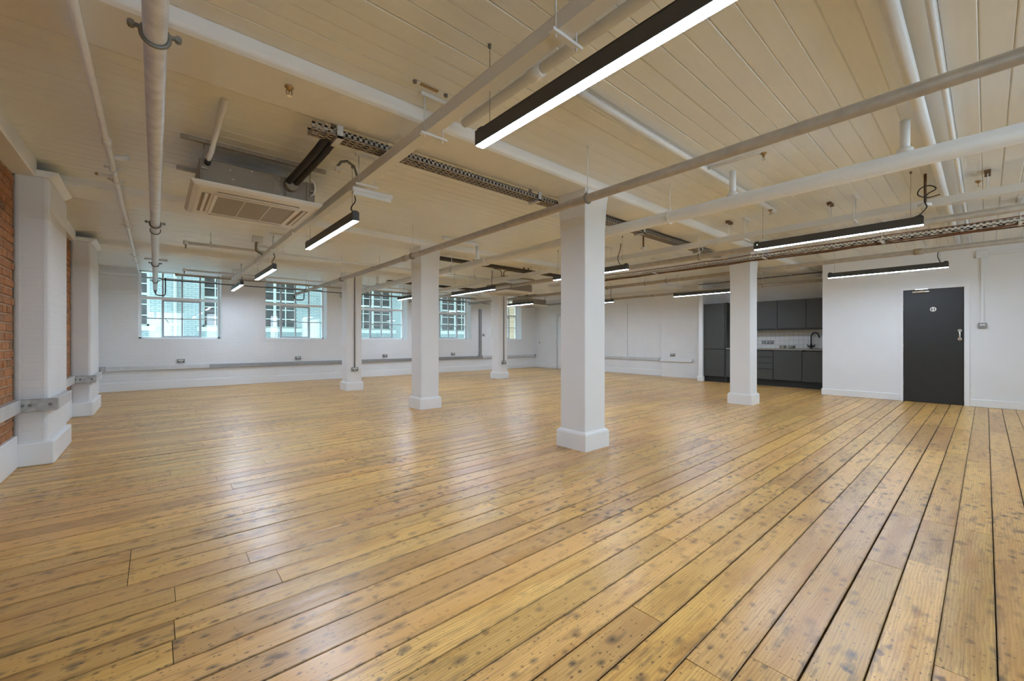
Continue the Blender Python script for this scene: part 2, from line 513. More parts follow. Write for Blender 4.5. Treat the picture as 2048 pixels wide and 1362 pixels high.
fw = Vector((math.cos(math.radians(49.057)), math.sin(math.radians(49.057)), 0))
rt = Vector((fw.y, -fw.x, 0))
for k in range(k0, k1):
    ya = Y0 + k * PITCH; yb = min(ya + PITCH, YW)
    if ya < YN: continue
    js = sorted(JOINTS.get(k, []))
    x = XL + random.uniform(0.8, 3.2)
    while x < XK - 0.5:
        if all(abs(x - j) > 0.9 for j in js): js.append(x)
        x += random.uniform(2.2, 4.2)
    xs = [XL] + sorted(js) + [XK]
    gap = random.choice((0.0011, 0.0014, 0.0018, 0.0024, 0.0032))
    for a, b in zip(xs[:-1], xs[1:]):
        # rough on-screen size, by sampling along the piece
        score = 0
        for i in range(12):
            p = Vector((a + (b - a) * (i + 0.5) / 12, (ya + yb) / 2, 0))
            d = p.dot(fw); u = p.dot(rt)
            if d > 1.32 and abs(u) < d * 1.25: score += (b - a) / 12 / d ** 3
        pieces.append((score, a + 0.0012, b - 0.0012, ya + gap, yb - gap, random.uniform(-0.0008, 0.0008), random.uniform(-0.0007, 0.0007)))
pieces.sort(key=lambda p: -p[0])
NB = 298
for sgl in pieces[:NB]:
    _, a, b, ya, yb, dz, tl = sgl
    mb = MB(); board_mb(mb, a, b, ya, yb, dz, -0.016, tilt=tl)
    o = mb.build('floorboard', 'pine_floor', floor)
    finish_boards(o, [(ya, yb)], [(random.random(), random.random(), random.random(), 1)])
mb = MB(); rng, cols = [], []
for sgl in pieces[NB:]:
    _, a, b, ya, yb, dz, tl = sgl
    board_mb(mb, a, b, ya, yb, dz, -0.016, tilt=tl)
    rng.append((ya, yb)); cols.append((random.random(), random.random(), random.random(), 1))
o = mb.build('floorboard_field', 'pine_floor', floor); o['kind'] = 'stuff'
finish_boards(o, rng, cols)
# small pale repair patch let into a board
mb = MB(); board_mb(mb, 0.425, 0.495, 3.125, 3.205, 0.0022, -0.01)
o = mb.build('repair_patch', 'pine_floor', floor); finish_boards(o, [(3.0, 3.33)], [(0.42, 0.5, 1.0, 1)])
o['label'] = 'small pale square patch let into a floorboard'

# ------------------------------------------------------------------ ceiling and beams
ceiling = sbox('ceiling', 'plaster', XL - 0.25, XK + 0.25, YN, YW + 0.35, ZC + 0.012, ZC + 0.2, label='white painted tongue and groove boarded ceiling')
CP = 0.125
k = 0
proto = None
while True:
    ya = YN + k * CP
    if ya + CP > YW + 0.34: break
    if proto is None:
        mb = MB()
        c = 0.006
        mb.prism([(0, 0.014), (0, 0.0045), (c, 0), (CP - 0.001 - c, 0), (CP - 0.001, 0.0045), (CP - 0.001, 0.014)], 'x', XL - 0.2, XK + 0.2)
        proto = mb.build('ceiling_board', 'ceiling_paint', ceiling); o = proto
    else:
        o = proto.copy(); COL.objects.link(o)
    o.location = (0, ya, ZC + random.uniform(-0.0012, 0.0012))
    k += 1

COLY = (2.775, 6.06, 9.335)
for i, c in enumerate(COLY):
    mb = MB()
    mb.prism([(c - 0.20, ZB), (c + 0.20, ZB), (c + 0.22, ZB + 0.03), (c + 0.24, ZC + 0.01), (c - 0.245, ZC + 0.01), (c - 0.235, ZB + 0.035), (c - 0.225, ZB + 0.012)], 'x', XL - 0.1, XB if i else XK)
    o = mb.build('ceiling_beam', 'plaster', None, bevel=0.008, seg=2)
    tag(o, ('white plastered ceiling beam over the nearest column', 'white plastered ceiling beam over the middle columns, behind the near air conditioner',
            'white plastered ceiling beam nearest the window wall')[i], 'beam', 'plastered ceiling beams')

# ------------------------------------------------------------------ walls
# left wall: bare brick with single bricks in front of a mortar bed
wall_left = sbox('wall_left', 'mortar', XL - 0.28, XL - 0.012, YN, YW, 0, ZC, label='bare orange brick wall on the left between white piers')
def fill_window(n, axis, a, b, z0, z1, c, inward):  # added window out of view, lets in fill daylight
    bx = (lambda p, q, d0, d1, u, v: (p, q, c + d0, c + d1, u, v)) if axis == 'x' else (lambda p, q, d0, d1, u, v: (c + d0, c + d1, p, q, u, v))
    w = struct('window_%d' % n, ((a + b) / 2, c, z0) if axis == 'x' else (c, (a + b) / 2, z0), 'unseen window added behind the viewpoint for fill daylight')
    mb = MB()
    for q in ((a, a + 0.04, z0, z1), (b - 0.04, b, z0, z1), (a + 0.04, b - 0.04, z0, z0 + 0.02), (a + 0.04, b - 0.04, z1 - 0.02, z1)): mb.box(*bx(q[0], q[1], -0.03, 0.03, q[2], q[3]))
    mb.build('frame', 'window_white', w)
    for k in (1, 2):
        m = a + (b - a) * k / 3
        box('glazing_bar', 'window_steel', w, *bx(m - 0.014, m + 0.014, -0.02, 0.02, z0 + 0.02, z1 - 0.02))
    box('pane', 'window_glass', w, *bx(a + 0.04, b - 0.04, -0.002, 0.002, z0 + 0.02, z1 - 0.02))
    pd = bpy.data.lights.new('window_portal', 'AREA'); pd.shape = 'RECTANGLE'; pd.size = b - a; pd.size_y = z1 - z0
    pd.cycles.is_portal = True
    po = bpy.data.objects.new('window_portal', pd); COL.objects.link(po)
    po.location = ((a + b) / 2, c - 0.05, (z0 + z1) / 2) if axis == 'x' else (c - 0.05, (a + b) / 2, (z0 + z1) / 2)
    po.rotation_euler = (math.radians(90), 0, math.radians(0 if axis == 'x' else -90))
def brick_rows(ya, yb, z0, z1, single):
    out = []
    r = 0
    z = z0
    while z + 0.06 < z1:
        hdr = r % 2
        y = ya - (0.0 if hdr == 0 else 0.0565)
        L = 0.215 if hdr == 0 else 0.1025
        while y < yb - 0.02:
            a, b = max(y, ya), min(y + L, yb)
            if b - a > 0.02: out.append((a, b, z, min(z + 0.065, z1)))
            y += L + 0.010
        z += 0.075; r += 1
    return out
def brick_mb(mb, b):
    a, c, z0, z1 = b
    x = XL + random.uniform(-0.004, 0.004); e = 0.006
    j = lambda: random.uniform(-0.002, 0.002)
    n = len(mb.v)
    mb.v += [(XL - 0.014, a, z0), (XL - 0.014, c, z0), (XL - 0.014, c, z1), (XL - 0.014, a, z1),
             (x, a + e + j(), z0 + e + j()), (x, c - e + j(), z0 + e + j()), (x, c - e + j(), z1 - e + j()), (x, a + e + j(), z1 - e + j())]
    for q in ((4, 5, 6, 7), (0, 1, 5, 4), (1, 2, 6, 5), (2, 3, 7, 6), (3, 0, 4, 7)):
        mb.quad([n + i for i in q])
near = brick_rows(4.30, 5.49, 0.20, 2.54, True)
near.sort(key=lambda b: -b[0])
for b in near[:295]:
    mb = MB(); brick_mb(mb, b)
    o = mb.build('brick', 'red_brick', wall_left)
    set_rnd(o.data, [(random.random(), 0, 0, 1)] * 5)
mb = MB(); cols = []
for b in near[295:] + brick_rows(1.0, 4.30, 0.20, 2.54, False) + brick_rows(6.42, 8.62, 0.20, 2.54, False):
    brick_mb(mb, b); cols += [(random.random(), 0, 0, 1)] * 5
o = mb.build('brickwork', 'red_brick', wall_left); o['kind'] = 'stuff'; set_rnd(o.data, cols)
sbox('trim_1', 'plaster', XL - 0.02, XL + 0.13, YN, 5.5, 2.54, ZC + 0.005, bevel=0.01, label='white plastered band along the top of the brick wall')
sbox('trim_2', 'plaster', XL - 0.02, XL + 0.05, 6.42, 8.64, 2.54, ZC + 0.005, bevel=0.01, label='white plastered band between the two piers')
sbox('baseboard_left', 'trim_paint', XL - 0.02, XL + 0.025, YN, 5.46, 0, 0.28, bevel=0.006, label='tall white skirting below the brick wall')
sbox('baseboard_left_far', 'trim_paint', XL - 0.02, XL + 0.025, 6.45, 8.52, 0, 0.28, bevel=0.006, label='white skirting between the two piers')
sbox('wall_left_end', 'painted_brick_y', XL - 0.02, XL + 0.03, 9.62, YW, 0, ZC, label='white painted strip of wall in the far left corner')

# window wall with five openings
WIN = [(-0.28, 1.215), (2.16, 3.67), (4.63, 6.14), (7.10, 8.63), (9.58, 11.10)]
WT, SILL, REV = 0.42, 1.125, 0.30
mb = MB()
mb.box(XL - 0.25, XB + 0.2, YW, YW + WT, -0.1, SILL)
xs = [XL - 0.25] + [v for w in WIN for v in w] + [XB + 0.2]
for i in range(0, len(xs), 2):
    mb.box(xs[i], xs[i + 1], YW, YW + WT, SILL, ZC + 0.1)
o = mb.build('wall_window', 'painted_brick_x'); tag(o, 'white painted brick wall with five windows', kind='structure')
sbox('baseboard_window', 'trim_paint', XL, XB, YW - 0.022, YW + 0.01, 0, 0.185, bevel=0.006, label='white skirting below the windows')
sbox('trim_3', 'trim_paint', XL, WIN[0][0] - 0.02, YW - 0.03, YW + 0.01, 2.50, 2.56, bevel=0.005, label='short white picture rail in the far left corner')

def window(i, x0, x1):
    w = struct('window_%d' % (i + 1), ((x0 + x1) / 2, YW + REV, SILL), 'white window with steel glazing bars, number %s from the left wall' % ('one', 'two', 'three', 'four', 'five')[i])
    ya, yb = YW + REV, YW + REV + 0.07
    f = 0.045
    mb = MB()
    mb.box(x0, x0 + f, ya, yb, SILL, ZC + 0.02).box(x1 - f, x1, ya, yb, SILL, ZC + 0.02)
    mb.box(x0, x1, ya, yb, SILL, SILL + 0.05)
    mb.box(x0, x1, ya, yb, ZC - 0.02, ZC + 0.08)
    mb.build('frame', 'window_white', w)
    box('sill', 'window_white', w, x0 - 0.0, x1, YW - 0.004, ya + 0.01, SILL, SILL + 0.018, bevel=0.004)
    box('transom', 'window_white', w, x0 + f, x1 - f, ya - 0.012, yb, 2.045, 2.11, bevel=0.006)
    gx0, gx1 = x0 + f, x1 - f
    W = gx1 - gx0
    c = [gx0, gx0 + 0.262 * W, gx0 + 0.512 * W, gx0 + 0.755 * W, gx1]
    # upper lights
    for j in (1, 2, 3):
        box('glazing_bar', 'window_steel', w, c[j] - 0.016, c[j] + 0.016, ya + 0.015, yb - 0.01, 2.11, ZC + 0.01)
    box('glazing_bar', 'window_steel', w, gx0, gx1, ya + 0.018, yb - 0.012, 2.52, 2.555)
    # lower fixed lights and the middle casement
    zl, zh = SILL + 0.05, 2.045
    box('glazing_bar', 'window_steel', w, gx0, c[1], ya + 0.018, yb - 0.012, 1.60, 1.622)
    box('glazing_bar', 'window_steel', w, c[3], gx1, ya + 0.018, yb - 0.012, 1.60, 1.622)
    cs = MB()
    cs.box(c[1] - 0.022, c[1] + 0.022, ya, yb - 0.005, zl, zh).box(c[3] - 0.022, c[3] + 0.022, ya, yb - 0.005, zl, zh)
    cs.box(c[1] + 0.022, c[3] - 0.022, ya, yb - 0.005, zh - 0.035, zh).box(c[1] + 0.022, c[3] - 0.022, ya, yb - 0.005, zl, zl + 0.03)
    cas = cs.build('casement', 'window_steel', w)
    ORG[cas.name] = ORG[w.name]
    box('casement_bar', 'window_steel', cas, c[2] - 0.014, c[2] + 0.014, ya + 0.01, yb - 0.012, zl, zh)
    box('casement_bar', 'window_steel', cas, c[1], c[3], ya + 0.01, yb - 0.012, 1.60, 1.622)
    st = MB(); st.tube([(c[1] + 0.05, ya - 0.01, 1.60), (c[1] + 0.10, ya - 0.02, 1.52)], 0.006, 6)
    st.build('casement_handle', 'thin_black', cas)
    yg = ya + 0.04
    rows_u, rows_l = (2.11, 2.535, ZC), (zl, 1.611, zh)
    for a, b in zip(c[:-1], c[1:]):
        for rows in (rows_u, rows_l):
            for p, q in zip(rows[:-1], rows[1:]):
                box('pane', 'window_glass', w, a, b, yg, yg + 0.004, p, q)
for i, (a, b) in enumerate(WIN): window(i, a, b)

# back wall, chimney breast, kitchen recess, door wall, wall behind the camera
sbox('wall_back', 'painted_brick_y', XB, XB + 0.25, 6.55, YW + 0.1, -0.1, ZC + 0.1, label='white painted brick wall at the far end')
sbox('wall_back_breast', 'painted_brick_y', XB - 0.14, XB + 0.25, 5.13, 6.55, -0.1, ZC + 0.1, bevel=0.012, label='white shallow breast of the far wall beside the kitchen')
sbox('baseboard_back', 'trim_paint', XB - 0.022, XB + 0.01, 6.55, 9.98, 0, 0.185, bevel=0.006, label='white skirting along the far wall beside the breast')
sbox('baseboard_corner', 'trim_paint', XB - 0.022, XB + 0.01, 11.02, YW - 0.02, 0, 0.185, bevel=0.006, label='white skirting in the far corner by the last window')
sbox('wall_kitchen_end', 'wall_paint', 11.17, XB + 0.1, 5.02, 5.13, -0.1, ZC + 0.1, bevel=0.006, label='white end wall beside the tall kitchen cabinet')
sbox('trim_4', 'trim_paint', 11.145, 11.24, 4.995, 5.155, 0, 0.13, bevel=0.008, label='white skirting block at the foot of the kitchen end wall')
sbox('wall_kitchen', 'wall_paint', XK, XK + 0.25, 1.5, 5.05, -0.1, ZC + 0.1, label='white wall behind the kitchen units')
sbox('wall_kitchen_return', 'wall_paint', XD + 0.12, XK + 0.1, 1.98, 2.06, -0.1, ZC + 0.1, label='white return wall beside the sink unit')
mb = MB()
mb.box(XD, XD + 0.14, 0.99, 2.19, -0.1, ZC + 0.1)
mb.box(XD, XD + 0.14, YN, 0.235, -0.1, ZC + 0.1)
mb.box(XD, XD + 0.14, 0.235, 0.99, 2.01, ZC + 0.1)
tag(mb.build('wall_right', 'wall_paint', None), 'white plastered partition with the black door', kind='structure')
sbox('wall_leak_stop', 'wall_paint', XD + 0.9, XD + 1.0, YN - 0.1, 1.98, -0.1, ZC + 0.1, label='unseen wall added behind the black door to stop sky light leaking in')  # unseen wall and floor added behind the door to stop sky light leaking
sbox('floor_leak_stop', 'subfloor', XD + 0.14, XD + 0.9, YN, 1.98, -0.02, -0.001, label='unseen dark slab added behind the black door against leaking light')
sbox('baseboard_right', 'trim_paint', XD - 0.02, XD + 0.01, 1.04, 2.205, 0, 0.125, bevel=0.006, label='white skirting between the door and the kitchen')
sbox('baseboard_right_near', 'trim_paint', XD - 0.02, XD + 0.01, YN, 0.185, 0, 0.125, bevel=0.006, label='white skirting to the right of the black door')
FILL_WIN = [(-0.28, 1.22), (2.17, 3.67), (4.64, 6.14), (7.12, 8.62)]  # unseen openings added behind the camera to bring in neutral fill daylight
NS, NT_ = SILL, 2.62
mb = MB()
mb.box(XL - 0.25, XK + 0.2, YN - 0.3, YN, -0.1, NS).box(XL - 0.25, XK + 0.2, YN - 0.3, YN, NT_, ZC + 0.1)
xs = [XL - 0.25] + [v for w in FILL_WIN for v in w] + [XK + 0.2]
for i in range(0, len(xs), 2): mb.box(xs[i], xs[i + 1], YN - 0.3, YN, NS, NT_)
tag(mb.build('wall_near', 'wall_paint'), 'unseen white wall behind the viewpoint with windows added for fill daylight', kind='structure')
for i, (a, b) in enumerate(FILL_WIN):
    fill_window(6 + i, 'x', a, b, NS, NT_, YN - 0.2, 1)

# piers against the left wall
def pier(y0, y1, yp0, label):
    p = thing('brick_pier', label, 'pier', (XL, (y0 + y1) / 2, 0), 'white painted piers of the left wall')
    box('shaft', 'painted_brick_xy', p, XL - 0.010, -0.71, y0, y1, 0, ZB - 0.04, bevel=0.035, seg=3)
    box('plinth', 'trim_paint', p, XL - 0.010, -0.68, yp0, y1 + 0.03, 0, 0.205, bevel=0.014, seg=2)
    mb = MB()
    mb.prism([(XL - 0.01, ZB - 0.06), (-0.71, ZB - 0.06), (-0.655, ZB - 0.015), (-0.655, ZB), (XL - 0.01, ZB)], 'y', y0 - 0.03, y1 - 0.15)
    mb.build('corbel', 'plaster', p, bevel=0.012, seg=2)
pier(5.49, 6.42, 5.46, 'white painted brick pier nearest the viewer on the left wall')
pier(8.64, 9.62, 8.52, 'white painted brick pier further back, close to the window wall')

# columns
def column(cx, cy, label):
    p = thing('column', label, 'column', (cx + 0.1925, cy + 0.1925, 0), 'square white columns')
    x, y = cx + 0.1925, cy + 0.1925
    a = 0.1635
    mb = MB()
    prof = [(0.0, a), (1.9, a), (2.25, a + 0.002), (2.5, a + 0.014), (ZB + 0.01, a + 0.026)]
    for z, r in prof:
        mb.v += [(x - r, y - r, z), (x + r, y - r, z), (x + r, y + r, z), (x - r, y + r, z)]
    n = len(prof)
    mb.quad((3, 2, 1, 0)); mb.quad([4 * (n - 1) + i for i in range(4)])
    for i in range(n - 1):
        for j in range(4):
            q = (j + 1) % 4
            mb.quad((4 * i + j, 4 * i + q, 4 * i + 4 + q, 4 * i + 4 + j))
    mb.build('shaft', 'wall_paint', p, bevel=0.010, seg=2)
    mb = MB()
    b = 0.1925
    poly = [(0, b), (0.155, b), (0.17, b - 0.004), (0.18, b - 0.014), (0.188, b - 0.024)]
    for z, r in poly:
        mb.v += [(x - r, y - r, z), (x + r, y - r, z), (x + r, y + r, z), (x - r, y + r, z)]
    n = len(poly)
    mb.quad((3, 2, 1, 0)); mb.quad([4 * (n - 1) + i for i in range(4)])
    for i in range(n - 1):
        for j in range(4):
            q = (j + 1) % 4
            mb.quad((4 * i + j, 4 * i + q, 4 * i + 4 + q, 4 * i + 4 + j))
    mb.build('plinth', 'trim_paint', p)
    return p
column(3.192, 2.578, 'tall square white column nearest the viewer, in the middle')
column(3.165, 5.86, 'square white column second in the row towards the windows')
column(3.14, 9.14, 'square white column with a steel conduit, between the second and third windows')
column(7.43, 9.15, 'slim far white column with a steel conduit, below the far air conditioner')
column(7.61, 2.60, 'square white column standing in front of the kitchen')
column(7.52, 5.87, 'square white column hidden behind the nearest column')

# ------------------------------------------------------------------ linear pendant lights
LW, LH = 0.056, 0.082
def linear_light(x0, ya, yb, label, zb=2.17, cable=None, wires=(0.06, 0.94), green=False):
    p = thing('linear_pendant_light', label, 'pendant light', (x0 + LW / 2, (ya + yb) / 2, zb), 'black linear pendant lights')
    x1 = x0 + LW
    mb = MB()
    mb.box(x0, x0 + 0.004, ya, yb, zb + 0.003, zb + LH).box(x1 - 0.004, x1, ya, yb, zb + 0.003, zb + LH).box(x0, x1, ya, yb, zb + LH - 0.004, zb + LH)
    mb.build('housing', 'black_alu', p)
    for y in (ya - 0.003, yb):
        box('end_cap', 'black_alu', p, x0 - 0.001, x1 + 0.001, y, y + 0.003, zb + 0.003, zb + LH + 0.001)
    for y in (ya + 0.005, yb - 0.045):
        box('top_cap', 'black_alu', p, x0 + 0.006, x1 - 0.006, y, y + 0.04, zb + LH, zb + LH + 0.014, bevel=0.003)
    box('diffuser', 'led_diffuser', p, x0 + 0.0045, x1 - 0.0045, ya + 0.001, yb - 0.001, zb, zb + 0.012)
    for wv in wires:
        y = ya + (yb - ya) * wv
        mb = MB(); mb.tube([(x0 + LW / 2, y, zb + LH), (x0 + LW / 2, y, ZC)], 0.0016, 5)
        mb.lathe((x0 + LW / 2, y, ZC - 0.022), 'z', [(0, 0.004), (0.004, 0.008), (0.022, 0.010)], 8)
        mb.build('suspension_wire', 'clamp_steel', p)
    if cable:
        mb = MB(); mb.tube(cable, 0.0055, 6); mb.build('power_cable', 'cable_black', p)
    if green:
        mb = MB(); mb.lathe((x0 - 0.001, yb - 0.035, zb + 0.055), 'x', [(-0.002, 0.004), (0, 0.005)], 8); mb.build('indicator', 'led_green', p)
    return p
def smooth(pts, n=5):
    """Catmull-Rom curve through the points"""
    p = [Vector(q) for q in pts]; p = [p[0] * 2 - p[1]] + p + [p[-1] * 2 - p[-2]]
    out = []
    for i in range(1, len(p) - 2):
        for k in range(n):
            u = k / n
            out.append(0.5 * (2 * p[i] + (p[i + 1] - p[i - 1]) * u + (2 * p[i - 1] - 5 * p[i] + 4 * p[i + 1] - p[i + 2]) * u * u + (3 * p[i] - p[i - 1] - 3 * p[i + 1] + p[i + 2]) * u ** 3))
    return out + [p[-2]]
def drop(x, y, z0, z1, w=0.02):
    """a slack black flex from the ceiling services down to a light"""
    n = 8
    return [(x + w * math.sin(3.1 * i / n * 2), y + w * 1.5 * math.sin(math.pi * i / n), z0 + (z1 - z0) * i / n) for i in range(n + 1)]
XA, XBt, XC = 1.33, 5.35, 8.73
zt = 2.17 + LH
linear_light(XA, 0.30, 1.84, 'large black linear light closest to the viewer, running out of the top of the picture')
linear_light(XA, 3.70, 5.23, 'black linear light just right of the near air conditioner', cable=drop(XA + 0.03, 3.75, 2.42, zt))
linear_light(XA, 7.03, 8.47, 'short-looking black linear light in the left row, before the second window', cable=drop(XA + 0.03, 7.1, 2.42, zt))
linear_light(XA, 10.1, 11.45, 'farthest black linear light in the left row, between the first two windows', zb=2.25, cable=drop(XA + 0.03, 10.16, 2.42, 2.25 + LH))
loop = [(5.52, .28, 2.46), (5.47, .36, 2.44), (5.42, .42, 2.47), (5.40, .40, 2.52), (5.40, .34, 2.53), (5.40, .30, 2.49), (5.40, .36, 2.45), (5.40, .37, 2.38), (5.39, .36, 2.33), (5.385, .41, 2.27), (5.38, .46, zt)]
linear_light(XBt, 0.38, 1.80, 'long black linear light with a tiny green indicator, right of the nearest column', cable=smooth(loop), green=True)
linear_light(XBt, 3.54, 5.05, 'black linear light partly hidden behind the nearest column', cable=drop(XBt + 0.03, 3.66, 2.58, zt, 0.03))
linear_light(XBt, 6.76, 8.38, 'black linear light between the second column and the far slim column', cable=drop(XBt + 0.03, 6.84, 2.58, zt, 0.01))
linear_light(XBt, 9.75, 11.28, 'far black linear light in front of the third window, left of the second column', zb=2.28)
linear_light(XC, 0.36, 1.78, 'black linear light hanging in front of the black door', cable=drop(XC + 0.03, 0.44, 2.48, zt, 0.02))
linear_light(9.60, 3.52, 5.02, 'black linear light left of the kitchen, hidden at one end by a column')
linear_light(9.60, 6.80, 8.30, 'black linear light of which only the end shows right of the nearest column', cable=drop(9.63, 6.86, 2.6, zt, 0.01))

linear_light(9.30, 9.72, 11.1, 'farthest black linear light near the back corner, seen below the pipes', zb=2.30)

# ------------------------------------------------------------------ pipes
def clamp(parent, c, axis, r, mat='clamp_steel', ears=True, rod=True, z_top=ZC):
    mb = MB()
    mb.ring(c, axis, r + 0.006, 0.007, 20, 6)
    x, y, z = c
    if ears:
        e = r + 0.03
        for s in (-1, 1):
            if axis == 'y': mb.lathe((x + s * e, y - 0.012, z + 0.012), 'y', [(0, 0.011), (0.024, 0.011)], 8); mb.box(x + s * r, x + s * e, y - 0.005, y + 0.005, z + 0.006, z + 0.018)
            else: mb.lathe((x - 0.012, y + s * e, z + 0.012), 'x', [(0, 0.011), (0.024, 0.011)], 8)
    mb.build('pipe_clamp', mat, parent)
    if rod:
        mb = MB(); mb.tube([(x, y, z + r), (x, y, z_top)], 0.005, 6)
        mb.lathe((x, y, z + r - 0.004), 'z', [(0, 0.012), (0.03, 0.014), (0.036, 0.006)], 8)
        mb.build('hanger_rod', 'pipe_white', parent)

def pipe_y(name, label, x, z, r, ya, yb, mat, clamps=(), couplings=(), cmat='clamp_steel', ears=False, extra=None, cat='pipe', group='pipes under the ceiling'):
    p = thing(name, label, cat, (x, (ya + yb) / 2, z), group)
    mb = MB(); mb.tube([(x, ya, z), (x, yb, z)], r, 20); mb.build('pipe_run', mat, p)
    for y in couplings:
        mb = MB(); mb.tube([(x, y - 0.05, z), (x, y - 0.046, z), (x, y + 0.046, z), (x, y + 0.05, z)], [r, r + 0.008, r + 0.008, r], 20); mb.build('coupling', mat, p)
    for y in clamps: clamp(p, (x, y, z), 'y', r, cmat, ears)
    return p

# galvanised pipe straight ahead on the left
zp = 2.21
p = pipe_y('sprinkler_pipe', 'thick galvanised steel pipe running straight ahead to the first window', 0.0, zp, 0.035, YN + 0.02, 11.70, 'galvanised', (1.98, 5.19, 7.9, 10.16), (), 'clamp_steel', True)
mb = MB(); mb.ring((0, 5.50, zp), 'y', 0.040, 0.005); mb.build('pipe_clamp', 'clamp_steel', p)
mb = MB(); mb.tube([(0, 11.60, zp), (0, 11.70, zp), (0, 11.78, zp - 0.02), (0, 11.82, zp - 0.07)], [0.036, 0.036, 0.030, 0.020], 14); mb.build('reducer', 'clamp_steel', p)
mb = MB(); mb.tube([(0, 11.82, zp - 0.06), (0.005, 11.83, 2.115), (0.025, 11.83, 2.092), (0.05, 11.83, 2.085), (0.12, 11.83, 2.085), (0.145, 11.83, 2.092), (0.165, 11.83, 2.115), (0.17, 11.83, 2.15), (0.17, 11.83, 2.48)], 0.012, 8)
mb.build('drain_loop', 'thin_black', p)
box('strut', 'galvanised', p, -0.16, 0.18, 10.60, 10.64, ZC - 0.03, ZC + 0.002)
# brown pipe crossing the picture
p = pipe_y('sprinkler_pipe', 'long bare brown-grey pipe passing in front of the three left columns', 2.665, 2.26, 0.034, YN + 0.02, 11.42, 'pipe_primer', (2.13, 5.16, 8.0, 10.4), (5.40,), 'clamp_steel')
mb = MB(); mb.tube([(2.665, 11.40, 2.26), (2.665, 11.48, 2.24), (2.665, 11.50, 2.18), (2.69, 11.5, 2.145), (2.74, 11.5, 2.135), (2.86, 11.5, 2.14), (2.89, 11.5, 2.17), (2.895, 11.5, 2.42)], 0.013, 8)
mb.build('drain_loop', 'thin_black', p)
pipe_y('sprinkler_pipe', 'bare brown pipe behind the light with the green indicator', 5.90, 2.30, 0.036, YN + 0.02, 11.6, 'pipe_primer', (2.7, 6.8), ())
pipe_y('sprinkler_pipe', 'bare brown pipe passing behind the column in front of the kitchen', 8.11, 2.35, 0.036, YN + 0.02, 11.6, 'pipe_primer', (4.4, 4.9, 5.9, 8.5), (0.62,))
pipe_y('sprinkler_pipe', 'grey brown pipe high in front of the kitchen wall cabinets', 10.68, 2.38, 0.032, 2.25, 11.6, 'pipe_primer', (3.4, 6.2, 8.8), ())
pipe_y('conduit', 'thin steel conduit under the ceiling above the kitchen', 10.9, 2.58, 0.014, 2.25, 5.0, 'clamp_steel', (2.9, 3.7), (), 'pipe_white', cat='conduit', group='thin conduits')
# white painted pipes
p = pipe_y('painted_pipe', 'thick white painted pipe running behind the nearest column', 3.94, 2.35, 0.060, YN + 0.02, 10.3, 'pipe_white', (6.16, 2.1, 9.9), (5.17, 8.7), 'pipe_white')
mb = MB(); mb.tube([(3.94, 10.3, 2.35), (3.94, 11.85, 2.35)], 0.056, 18); o = mb.build('pipe_run', 'pipe_primer', p); o['label'] = 'unpainted brown end of the pipe'
for y in (1.50, 0.37, 5.4, 9.35):
    mb = MB(); mb.tube([(3.94, y, 2.36), (3.94, y, ZC - 0.06)], 0.028, 12); mb.lathe((3.94, y, 2.40), 'z', [(0, 0.045), (0.03, 0.045), (0.04, 0.03)], 12); mb.build('branch', 'pipe_white', p)
mb = MB(); mb.tube([(3.94, 5.4, ZC - 0.06), (3.93, 5.4, ZC - 0.04), (3.90, 5.4, ZC - 0.035), (3.3, 5.4, ZC - 0.035)], 0.026, 12); mb.build('branch', 'pipe_white', p)
p = pipe_y('painted_pipe', 'thin white pipe high on the left beside the galvanised pipe', -0.27, 2.565, 0.019, YN + 0.02, 12.0, 'pipe_white', (), (4.25, 6.9), 'pipe_white')
for y in (4.9, 5.25, 7.2, 9.6, 10.4):
    clamp(p, (-0.27, y, 2.565), 'y', 0.019, 'pipe_white', True, True)
mb = MB(); mb.tube([(-0.27, 4.62, 2.575), (-0.16, 4.62, 2.60)], 0.02, 8); mb.tube([(-0.28, 5.1, 2.56), (-0.38, 5.1, 2.56)], 0.014, 8); mb.build('branch', 'pipe_white', p)
mb = MB(); mb.lathe((-0.38, 5.1, 2.56), 'x', [(-0.02, 0.006), (-0.012, 0.013), (0, 0.013)], 8); mb.build('nozzle', 'brass', p)
pipe_y('painted_pipe', 'white painted pipe beside the white trunking over the nearest light', 1.64, 2.625, 0.030, YN + 0.02, 2.40, 'pipe_white', (), (1.68, -0.5), 'pipe_white')
def pipe_x(name, label, y, z, r, xa, xb, mat, rods=(), drops=(), group='pipes under the ceiling', cat='pipe', couplings=()):
    p = thing(name, label, cat, ((xa + xb) / 2, y, z), group)
    mb = MB(); mb.tube([(xa, y, z), (xb, y, z)], r, 14); mb.build('pipe_run', mat, p)
    for x in rods: clamp(p, (x, y, z), 'x', r, 'pipe_white' if 'white' in mat else 'clamp_steel', False, True)
    for x in drops:
        mb = MB(); mb.tube([(x, y, z), (x, y, z - r - 0.025)], 0.012, 8); mb.lathe((x, y, z - r - 0.055), 'z', [(0, 0.016), (0.004, 0.017), (0.008, 0.005), (0.03, 0.008)], 10); mb.build('sprinkler_drop', 'clamp_steel', p)
    for x in couplings:
        mb = MB(); mb.tube([(x - 0.03, y, z), (x + 0.03, y, z)], r + 0.008, 14); mb.build('coupling', mat, p)
    return p
pipe_x('painted_pipe', 'white pipe crossing the ceiling just before the third beam', 7.5, 2.50, 0.022, 0.31, 6.6, 'pipe_white', (0.62, 3.2, 5.4), (0.33, 3.05), couplings=(0.33,))
pipe_x('painted_pipe', 'thin grey pipe crossing in front of the windows at transom height', 11.83, 2.43, 0.011, 0.10, 9.2, 'thin_black', (), ())
pipe_x('painted_pipe', 'upper white pipe crossing just before the windows', 10.75, 2.545, 0.020, 0.42, 8.0, 'pipe_white', (1.35, 3.1, 5.3, 7.2), (0.45, 3.3, 5.9), couplings=(0.45,))
